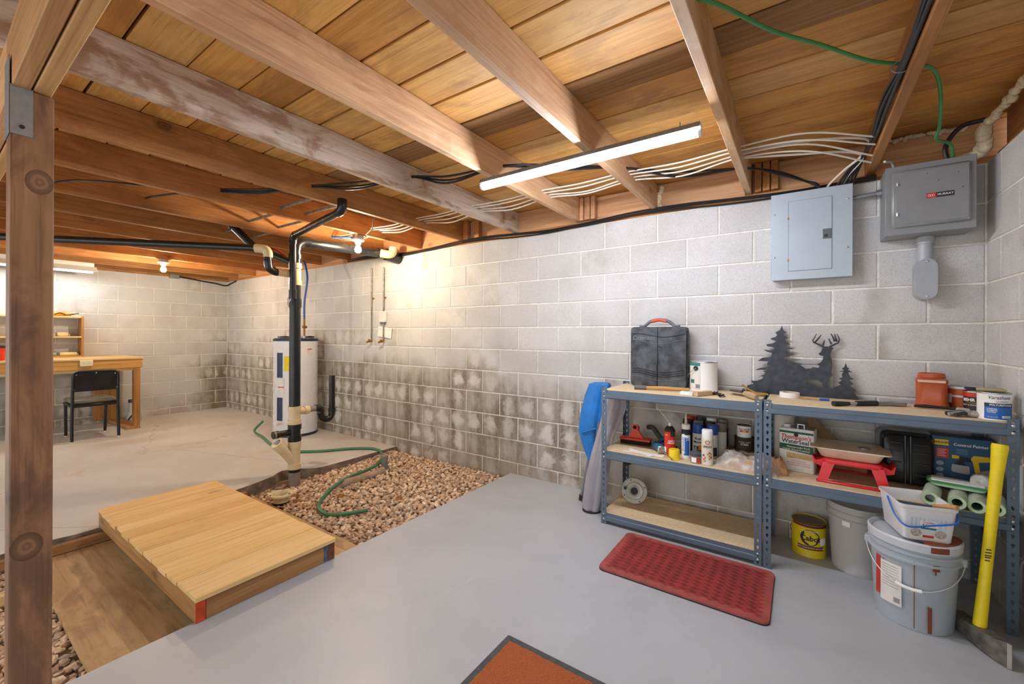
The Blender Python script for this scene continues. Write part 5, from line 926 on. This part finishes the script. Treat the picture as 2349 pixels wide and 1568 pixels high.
MB().lathe([(.154, .345), (.156, .375), (.150, .382), (.142, .378), (.136, .366), (.0001, .364)], 48).obj('lid', flat('lid_pale', 'c4cacf', .4, var=.06), pbk); MB().grid(lambda u, v: ((.10 + .052 * v) * math.sin(.25 + 1.6 * u), -(.10 + .052 * v) * math.cos(.25 + 1.6 * u), .384 - (.004 if v > .9 else 0) + .002 * math.sin(u * 9)), 14, 4).obj('paint_spill', M_DRIP, pbk)
patch(pbk, 'lid_drip', M_DRIP, .055, .12, .352, .376, wrap=.1562); patch(pbk, 'instruction_label', M_LBL, -.115, -.035, .085, .26, wrap=.1455, n=8); patch(pbk, 'colour_label', M_REDP, -.14, -.116, .10, .27, wrap=.1452, n=4)
for k in range(9): patch(pbk, 'text_line', M_JBOX, -.107, -.045, .245 - .011 * k, .247 - .011 * k, wrap=.1459)
for k in range(7): patch(pbk, 'barcode_bar', M_INK, -.062 + .0032 * k, -.0605 + .0032 * k, .097, .118, wrap=.1459, n=1)
for x0, x1, z0, z1 in ((.003, .006, .02, .30), (.046, .060, .012, .12), (.062, .085, .275, .30), (.068, .074, .26, .28), (-.105, -.10, .262, .268)): patch(pbk, 'paint_drip', M_DRIP, x0, x1, z0, z1, wrap=.1495 if z1 > .25 else .1435, n=3)
hb2 = [(.158 * math.cos(a), -.125 * math.sin(a) - .035 * math.sin(a) ** 2, .30 - .115 * math.sin(a)) for a in [math.pi * k / 18 for k in range(19)]]
MB().tube(hb2, .002, 6).obj('bail_handle', flat('bail_wire', 'd9dbdc', .4, .6), pbk); MB().tube(hb2[8:12], .007, 10).obj('grip', W_, pbk)
for s in (-1, 1): MB().bb(s * .153 - .012, s * .153 + .012, -.02, .02, .28, .315, .005).obj('handle_lug', M_BKT, pbk)
def white_tub():
    t = NT('tub_plastic'); t.out(lin('e6e7e9'), .35); t.b.inputs['Alpha'].default_value = .93; return t.m
tb = thing('ice_cream_tub', 'white rectangular ice cream tub with blue handle on the bucket lid', 'tub', (.425, 2.545, .384), R(12)); TBM = white_tub()
def tubsec(z, w_, d_, r=.02): return [(a, b, z) for a, b in rrect(-w_, w_, -d_, d_, r, 4)]
ss = [tubsec(0, .078, .098), tubsec(.004, .081, .101), tubsec(.135, .092, .114), tubsec(.138, .096, .118), tubsec(.150, .097, .119), tubsec(.150, .093, .115), tubsec(.138, .089, .111), tubsec(.006, .078, .098)]
tubm = loft(ss); tubm.f = tubm.f[:-2]; tubm.mi = tubm.mi[:-2]; n_ = len(ss[0]); tubm.add(ss[0], [tuple(range(n_))[::-1]]); tubm.add(ss[-1], [tuple(range(n_))]); tubm.obj('tub', TBM, tb)
def tface(a, z): return -.0995 - .0012 - .0128 * (z / .135)
lp = MB().add([(-.06, tface(0, .012), .012), (.062, tface(0, .012), .012), (.066, tface(0, .105), .105), (-.064, tface(0, .105), .105)], [(0, 1, 2, 3)]).obj('label', flat('label_cream', 'e4dcc8', .6, var=.05), tb)
lbx = Matrix.Translation((0, -.0995 - .0018, 0)) @ Matrix.Rotation(math.atan(.0128 / .135), 4, 'X')
for k in range(9): MB().add([(-.058 + .0135 * k, 0, .055), (-.052 + .0135 * k, 0, .055), (-.052 + .0135 * k, 0, .10), (-.058 + .0135 * k, 0, .10)], [(0, 1, 2, 3)]).xf(lbx).obj('label_stripe', flat('stripe_blue', 'b3cddd', .6), tb)
MB().add([(-.03, -.0004, .062), (.03, -.0004, .062), (.03, -.0004, .088), (-.03, -.0004, .088)], [(0, 1, 2, 3)]).xf(lbx).obj('name_panel', W_, tb); text('Cookies\n& Cream', .011, M_REDP, tb, 0, .077, -.0006, xform=lbx, bold=.02); MB().add([(-.025, -.0004, .052), (.025, -.0004, .052), (.025, -.0004, .060), (-.025, -.0004, .060)], [(0, 1, 2, 3)]).xf(lbx).obj('ribbon', M_TEAL, tb); MB().add([(-.018, -.0004, .016), (.018, -.0004, .016), (.018, -.0004, .026), (-.018, -.0004, .026)], [(0, 1, 2, 3)]).xf(lbx).obj('ribbon', M_REDP, tb)
for s in (-1, 1): MB().add([(s * .04 + .019 * math.cos(q), -.0005, .035 + .018 * math.sin(q)) for q in [k2 * math.pi / 8 for k2 in range(16)]], [tuple(range(16))]).xf(lbx).obj('scoop_picture', flat('cookie_cream', 'b5aca0', .6, var=.4, vs=160), tb)
M_BH = flat('handle_blue', '1f5fc0', .35)
MB().tube(curve([(-.099, .0, .142), (-.102, -.03, .125), (-.100, -.09, .085), (-.075, -.128, .062), (.0, -.130, .078), (.075, -.128, .098), (.100, -.09, .115), (.101, -.02, .135), (.099, 0, .142)], 6), .0035, 8).obj('handle', M_BH, tb)
stk = one(MB().tube([(.47, 2.49, .525), (.515, 2.448, .545), (.53, 2.432, .551)], [.006, .009, .009], 10), 'wooden_stick', M_HND, 'wooden stir stick leaning out of the ice cream tub', 'stick')
# splitting maul
ml = thing('splitting_maul', 'yellow handled splitting maul standing on its head by the shelves', 'axe', (.608, 2.447, .001))
hd = MB(); M_MH = flat('maul_steel', '6a6660', .5, .35, var=.45, vs=25); ax = Vector((.092, -.20, 0)).normalized(); sd = Vector((-ax.y, ax.x, 0)); 
def msec(d, w_, z0, z1): c_ = ax * d; return [tuple(c_ + sd * w_ + Vector((0, 0, z0))), tuple(c_ - sd * w_ + Vector((0, 0, z0))), tuple(c_ - sd * w_ + Vector((0, 0, z1))), tuple(c_ + sd * w_ + Vector((0, 0, z1)))]
loft([msec(-.135, .018, .022, .068), msec(-.125, .024, .016, .074), msec(-.03, .028, .012, .078), msec(.03, .026, .008, .080), msec(.075, .016, .002, .088), msec(.10, .006, .0, .096)]).obj('head', M_MH, ml); loft([msec(.10, .0055, .0005, .0955), msec(.112, .001, .004, .094)]).obj('cutting_edge', flat('edge_steel', 'c4bfb6', .35, .8, var=.2), ml)
h0, h1 = Vector((-.01, .02, .03)), Vector((.078, .135, .80)); dr = (h1 - h0); M_YH = flat('handle_yellow', 'ecd411', .45, var=.04, vs=60)
pts = [h0 + dr * t_ for t_ in (0, .06, .3, .6, .85, .95, .985, 1.)]; MB().tube(pts, [.021, .021, .0185, .0185, .020, .024, .026, .024], 14).obj('handle', M_YH, ml)
for t_ in (.40, .415, .425, .44, .455): c_ = h0 + dr * t_ + Vector((-.004, -.0192, 0)); MB().box(c_, (.020 - .2 * abs(t_ - .43), .001, .004), Matrix.Rotation(R(-6), 3, 'Y')).obj('printed_mark', M_INK, ml)
# things leaning left of the shelving
M_BAGG = flat('canvas_grey', '9c98a0', .8, var=.12, vs=5, bump=.5, bs=9)
ub = thing('folded_umbrella', 'grey fabric covered folded umbrella leaning on the shelving', 'umbrella', (-1.21, 2.775, .0))
def esec(c_, rx, ry, ph, n=44): return [(c_[0] + rx * math.cos(a) * (1 + .13 * math.sin(7 * a + ph * 2) + .05 * math.sin(13 * a - ph)), c_[1] + ry * math.sin(a) * (1 + .13 * math.sin(6 * a + ph * 2) + .05 * math.sin(11 * a)), c_[2]) for a in [2 * math.pi * k / n for k in range(n)]]
loft([esec(c_, rx, ry, ph) for c_, rx, ry, ph in (((-.01, 0, .012), .068, .05, 0), ((0, .0, .05), .075, .055, .1), ((.03, .0, .25), .072, .055, .4), ((.062, .004, .42), .062, .05, .7), ((.09, .012, .55), .055, .05, 1.0), ((.125, .03, .66), .07, .055, 1.4), ((.15, .045, .76), .075, .055, 1.7), ((.155, .05, .822), .06, .045, 2.0))]).obj('cover', M_BAGG, ub); MB().lathe([(.0001, 0), (.066, 0), (.066, .012), (.0001, .012)], 20, (-.01, 0, 0)).obj('base_cap', M_BLK, ub)
bt_ = thing('blue_umbrella', 'blue folded fabric canopy on grey poles leaning against the wall', 'umbrella', (-1.36, 2.90, 0)); M_TARP = flat('blue_fabric', '1f78c8', .55, var=.15, vs=8, bump=.4, bs=14)
loft([esec(c_, rx, ry, ph) for c_, rx, ry, ph in (((.085, .0, .30), .016, .02, 0), ((.075, .0, .40), .05, .035, .4), ((.065, .0, .52), .075, .045, .9), ((.085, .0, .66), .085, .05, 1.4), ((.12, .0, .80), .08, .05, 2.0), ((.15, -.0, .885), .075, .045, 2.4), ((.165, -.0, .90), .05, .03, 2.6))]).obj('canopy', M_TARP, bt_)
for k, dx in enumerate((0, .032)): MB().tube([(dx, .0 - .02 * k, .0), (dx + .115, .01 - .02 * k, .62)], .0125, 10).obj('pole', flat('pole_grey', '7d838a', .4, .4), bt_); MB().tube([(dx - .002, -.02 * k, .0), (dx + .004, -.02 * k, .04)], .018, 10).obj('foot', M_BLK, bt_)
MB().tube([(.02, -.05, .52), (.09, -.058, .55), (.145, -.05, .57)], .006, 6).obj('strap', M_TARP, bt_)
hk = thing('black_hook', 'black rubber hook strap hanging under the middle shelf', 'hook', (-1.03, 3.0, .30)); MB().tube(curve([(.03, 0, .13), (.035, 0, .07), (.02, 0, .02), (-.02, 0, .01), (-.05, 0, .03)], 6), .009, 8).obj('strap', M_BLK, hk)
# ------------------------------------------------------------------ electrical panels
M_PAN = flat('panel_light_grey', 'adb8c0', .45, .15, var=.04, vs=4); M_PAN2 = flat('panel_dark_grey', '8f9294', .45, .2, var=.07, vs=8); M_SCR = flat('screw', 'd8d6d0', .3, .8)
p1 = thing('breaker_panel', 'light grey breaker panel with closed door on the block wall', 'electrical panel', (.046, 3.02, 1.585))
MB().bb(-.19, .19, .0, WY - 3.02 - .002, .005, .518, .002).obj('enclosure', M_PAN, p1); MB().bb(-.196, .196, -.006, 0, 0, .523, .002).obj('cover', M_PAN, p1)
d = MB().bb(-.106, .102, -.010, -.0065, .052, .468, .001).obj('door', M_PAN, p1); MB().bb(-.1075, .1035, -.0068, -.0062, .0505, .4695).obj('door_gap', flat('gap_dark', '4a5056', .6), p1)
la = MB().bb(.06, .1, -.0125, -.0095, .225, .282, .001).obj('latch', flat('latch_grey', '5b6066', .45), d); MB().bb(.066, .084, -.0135, -.0126, .235, .25).obj('latch_slot', M_INK, la)
for x, z in ((-.178, .40), (-.178, .14), (.172, .44), (.172, .165)): MB().sph((x, -.007, z), .006, 8, 5).obj('screw', M_SCR, p1)
for z in (.11, .36): MB().bb(-.110, -.103, -.012, -.0098, z, z + .014).obj('hinge', M_BRASS, d)
p2 = thing('disconnect_box', 'dark grey disconnect box with red and black badge near the corner', 'electrical panel', (.533, 2.93, 1.775))
MB().bb(-.165, .165, .0, WY - 2.93 - .002, .0, .355, .003).obj('enclosure', M_PAN2, p2); MB().bb(-.166, .166, -.004, 0, 0, .356, .002).obj('frame', M_PAN2, p2)
dd = MB().bb(-.143, .146, -.022, -.004, .035, .325, .012).obj('door', M_PAN2, p2); MB().bb(-.128, .136, -.0245, -.0215, .048, .312, .002).obj('door_panel', M_PAN2, dd)
for z in (.10, .255): MB().cyl((-.122, -.027, z - .008), (-.122, -.027, z + .008), .005, n=8).obj('hinge_pin', M_SCR, dd)
patch(dd, 'badge_red', M_RED, -.014, .022, .165, .190, -.0249); patch(dd, 'badge_black', M_INK, .022, .086, .165, .190, -.0249); text('MURRAY', .0145, W_, dd, .054, .1775, -.0252, bold=.01, sx=1.0); 
for k in range(3): MB().tube([(-.004 + k * .008 + .0038 * math.cos(a), -.0251, .1775 + .006 * math.sin(a)) for a in [q * math.pi / 5 for q in range(11)]], .0008, 5).obj('badge_coil', W_, dd)
for x, z in ((.03, .25), (.115, .20), (.10, .275), (-.01, .29)): MB().sph((x, -.025, z), .0022, 6, 4).obj('screw_hole', M_INK, dd)
c1 = thing('conduit', 'short grey conduit joining the two electrical panels', 'conduit', (.30, 3.05, 2.03)); MB().tube([(-.065, 0, 0), (.065, 0, .01)], .012, 10).obj('pipe', M_JBOX, c1); MB().tube([(.045, 0, .008), (.066, 0, .01)], .019, 8).obj('locknut', M_GALV, c1)
c2 = thing('conduit_fitting', 'grey rounded conduit fitting below the disconnect box', 'conduit', (.543, 3.05, 1.44)); M_CON = flat('conduit_grey', 'a3a7ac', .4, var=.05)
def stad(w_, z0, z1, n=8): return [(w_ * math.cos(a), z1 - w_ + w_ * math.sin(a)) for a in [math.pi * k / n for k in range(n + 1)]] + [(w_ * math.cos(a), z0 + w_ + w_ * math.sin(a)) for a in [math.pi + math.pi * k / n for k in range(n + 1)]]
MB().prism(stad(.042, 0, .215), -.03, .053, 'xz').obj('body', M_CON, c2); cv = MB().prism(stad(.040, .004, .211), -.036, -.030, 'xz').obj('cover', M_CON, c2); MB().tube([(0, .01, .18), (0, .01, .334)], .031, 18).obj('riser', M_CON, c2); MB().tube([(0, .01, .295), (0, .01, .334)], .036, 18).obj('hub', M_CON, c2)
for z in (.017, .198): MB().sph((0, -.037, z), .006, 8, 5).obj('screw', M_SCR, cv)
# timber and foam above the right wall
o = MB().bb(.0, .12, -2.4, 2.4, 0, .038, .002).obj('trim_3', M_SILL, None, (WXR + .03, .68, ZT + .001)); o['kind'] = 'structure'; o['label'] = 'sill plate along the top of the right wall'
o = MB().bb(0, .04, -2.4, 2.4, 0, .186, .002).obj('trim_4', wood('rim_y', 'c08a58', '96653a', '54351b', 1, .8, .6), None, (WXR + .06, .68, ZT + .04)); o['kind'] = 'structure'; o['label'] = 'rim board above the right wall'
M_SF = flat('spray_foam', 'd9c9a6', .85, var=.12, vs=20, bump=.6, bs=40)
rf = random.Random(9)
def foam(pts, r, lab, n=14):
    t = thing('spray_foam', lab, 'foam', pts[0]); c = curve([Vector(p) - Vector(pts[0]) for p in pts], n)
    mb = MB()
    for p in c: mb.sph(tuple(p + Vector((rf.uniform(-.006, .006), rf.uniform(-.006, .006), rf.uniform(-.006, .006)))), r * rf.uniform(.7, 1.25), 8, 6)
    mb.obj('bead', M_SF, t)
foam([(.765, 2.30, 2.30), (.755, 2.55, 2.30), (.745, 2.75, 2.28), (.73, 2.90, 2.26)], .016, 'long bead of cream spray foam above the right wall', 16)
foam([(.73, 2.95, 2.28), (.74, 3.0, 2.20), (.735, 3.04, 2.17), (.70, 3.08, 2.16)], .026, 'lump of cream spray foam in the upper right corner', 8)
foam([(.70, 3.115, 2.33), (.55, 3.118, 2.335), (.38, 3.12, 2.335)], .012, 'thin bead of spray foam along the rim board top', 12)
foam([(-.835, 3.135, 2.33), (-.85, 3.135, 2.28), (-.852, 3.13, 2.22), (-.85, 3.125, 2.18)], .014, 'pale spray foam running down beside the third joist', 8)
# ------------------------------------------------------------------ cables between the joists
M_WC = flat('white_cable', 'd9d2c2', .5, var=.06); M_BC = flat('black_cable', '1a1b1d', .45, var=.15); M_GC = flat('green_cable', '3f8a4a', .4, var=.1)
rc_ = random.Random(2)
def cab(pts, r, m, lab, name='cable', n=7): return one(MB().tube(curve(pts, n), r, 7), name, m, lab, 'cable', at=pts[0])
runs = [(2.475, 2.245, .010), (2.50, 2.235, .016), (2.575, 2.242, .022), (2.60, 2.232, .03)]
nm = ['nearest', 'second', 'third', 'rearmost']
for i, (y, z, sag) in enumerate(runs):
    pts = []; jc = [x - .02 for x in JX]
    for k in range(7, 0, -1):
        a = jc[k]; pts.append((a, y + rc_.uniform(-.004, .004) + .02 * (7 - k) / 6, z))
        b = jc[k - 1]; pts.append(((a + b) / 2, y + rc_.uniform(-.012, .012) + .02 * (7 - k) / 6, z - sag * rc_.uniform(.8, 1.2)))
    pts.append((jc[0] - .03, y + .15 + .02 * i, 2.20 - .02 * i))
    cab(pts, .0046, M_WC, 'white cable through the joists, %s of the four running toward the panels' % nm[i])
cab([(-.281, 2.60, 2.25), (-.05, 2.62, 2.255), (.15, 2.70, 2.26), (.28, 2.76, 2.24), (.27, 2.84, 2.20), (.20, 2.95, 2.17), (.14, 3.03, 2.13), (.12, 3.06, 2.10)], .006, M_WC, 'white cable looping down into the breaker panel top, left one')
cab([(-.281, 2.64, 2.24), (0, 2.70, 2.215), (.18, 2.80, 2.22), (.27, 2.88, 2.20), (.22, 3.0, 2.15), (.19, 3.06, 2.10)], .006, M_WC, 'white cable looping down into the breaker panel top, right one')
cab([(.36, 2.90, 2.16), (.40, 2.98, 2.17), (.42, 3.04, 2.13)], .006, M_WC, 'short white cable entering the disconnect box top')
# black bundles
def strand(t, pts, r, m, n=7): MB().tube(curve(pts, n), r, 7).obj('strand', m, t, world=True)
b1 = thing('cable_bundle', 'bundle of black cables crossing the joists behind the strip light', 'cable', (-1.5, 2.03, 2.25))
b2 = thing('cable_bundle', 'bundle of black cables along the top of the block wall', 'cable', (-2.2, WY - .012, ZT + .01))
b3 = thing('cable_bundle', 'thick bundle of black cables tied along the rightmost joist', 'cable', (.295, 2.0, 2.19))
for k, (dy, dz) in enumerate(((0, 0), (.012, -.006), (.004, -.014))):
    strand(b1, [(-3.36, 1.24, 2.26 + dz), (-3.05, 1.36 + dy, 2.235 + dz * 2), (-2.74, 1.545 + dy * .3, 2.25 + dz * .4), (-2.42, 1.68 + dy * 2, 2.25 + dz * 3), (-2.12, 1.87 + dy * .3, 2.285 + dz * .3), (-1.85, 1.95 + dy * 2, 2.255 + dz * 3), (-1.49, 2.03 + dy * .3, 2.265 + dz * .3), (-1.2, 2.12 + dy * 2, 2.235 + dz * 2), (-.883, 2.44 + dy * .3, 2.255), (-.60, 2.63 + dy * 3, 2.23 + dz * 2), (-.281, 2.83, 2.245), (-.1, 2.93, 2.215 + dz), (.02, 3.03, 2.17), (.08, 3.05, 2.145 + dz), (.1, 3.06, 2.10)], .0065, M_BC)
for k, (o_, s_) in enumerate(((0, 0), (.016, .4), (-.012, .9))):
    pts = []
    for q in range(15):
        x = -4.6 + q * (4.95 / 14); pts.append((x, WY - .012 - abs(o_) * .4, ZT + .012 + .018 * math.sin(q * 1.3 + s_) + o_ * .8))
    strand(b2, pts, .0065, M_BC, 4)
for k in range(5):
    a = .012 * (k - 2); q = k * .013; e_ = .006 * (k % 2); pts = [(.297 - e_, 1.2, 2.18 + q), (.296 - e_, 1.6, 2.185 + q), (.297, 1.95, 2.192 + q * .6), (.29 - 2 * e_, 2.3, 2.185 + q * 1.2), (.292 - e_, 2.65, 2.195 + q * .7), (.275 + a * .4, 2.85, 2.195 + q * .4), (.235 + a, 2.98, 2.16), (.20 + a * 1.6, 3.05, 2.10)]
    strand(b3, pts, .0062, M_BC)
MB().tube([(.295 + .03 * math.cos(a), 2.0, 2.205 + .022 * math.sin(a)) for a in [k * math.pi / 6 for k in range(13)]], .002, 5).obj('cable_tie', M_JBOX, b3, world=True)
cab([(.62, 2.985, 2.10), (.60, 2.97, 2.20), (.64, 2.93, 2.27), (.70, 2.90, 2.275), (.76, 2.89, 2.27)], .011, M_BC, 'thick black cable arching into the disconnect box')
cab([(-.42, 1.10, 2.285), (-.36, 1.19, 2.27), (-.281, 1.31, 2.26), (-.20, 1.44, 2.27), (-.08, 1.68, 2.29), (.06, 1.86, 2.29), (.2, 2.0, 2.26), (.327, 2.10, 2.25), (.41, 2.19, 2.25), (.47, 2.40, 2.24), (.51, 2.62, 2.19), (.525, 2.75, 2.175), (.60, 2.88, 2.18), (.63, 2.98, 2.11)], .0068, M_GC, 'green cable snaking under the deck boards to the disconnect box')
cab([(-4.0, .50, 2.20), (-3.72, .58, 2.195), (-3.50, .72, 2.18), (-3.38, .95, 2.19)], .006, M_BC, 'black cable hanging in the joist bay near the post')
cab([(-4.01, 1.0, 2.25), (-3.8, 1.02, 2.235), (-3.36, 1.22, 2.26)], .007, M_BC, 'black cable between two joists left of the drain stack')
for k, (x0, y0) in enumerate(((-3.34, 1.66), (-3.34, 1.86), (-4.01, 1.70), (-4.01, 1.95), (-4.63, 1.75), (-4.63, 2.0))):
    t = thing('copper_stub', 'thin copper pipe crossing the joist bay, %s from the right' % ords[k], 'pipe', (x0, y0, 2.235), group='copper pipes in the bays'); MB().tube([(-.02, 0, 0), (.60, 0.02, .0)], .011, 10).obj('pipe', M_COPPER, t); MB().tube([(-.001, 0, 0), (.006, 0, 0)], .016, 10).obj('collar', M_COPPER, t)
cab([(-3.30, 2.40, 2.165), (-3.15, 2.36, 2.2), (-3.05, 2.30, 2.26), (-2.95, 2.33, 2.28), (-2.75, 2.5, 2.26)], .005, M_BC, 'thin dark cable feeding the bulb beside the drain pipe')
cab([(-3.60, 2.25, 2.155), (-3.52, 2.30, 2.15), (-3.44, 2.36, 2.15)], .009, flat('blue_pex', '2c57a5'), 'short blue pipe end beside the bulb lampholder', 'water_pipe')
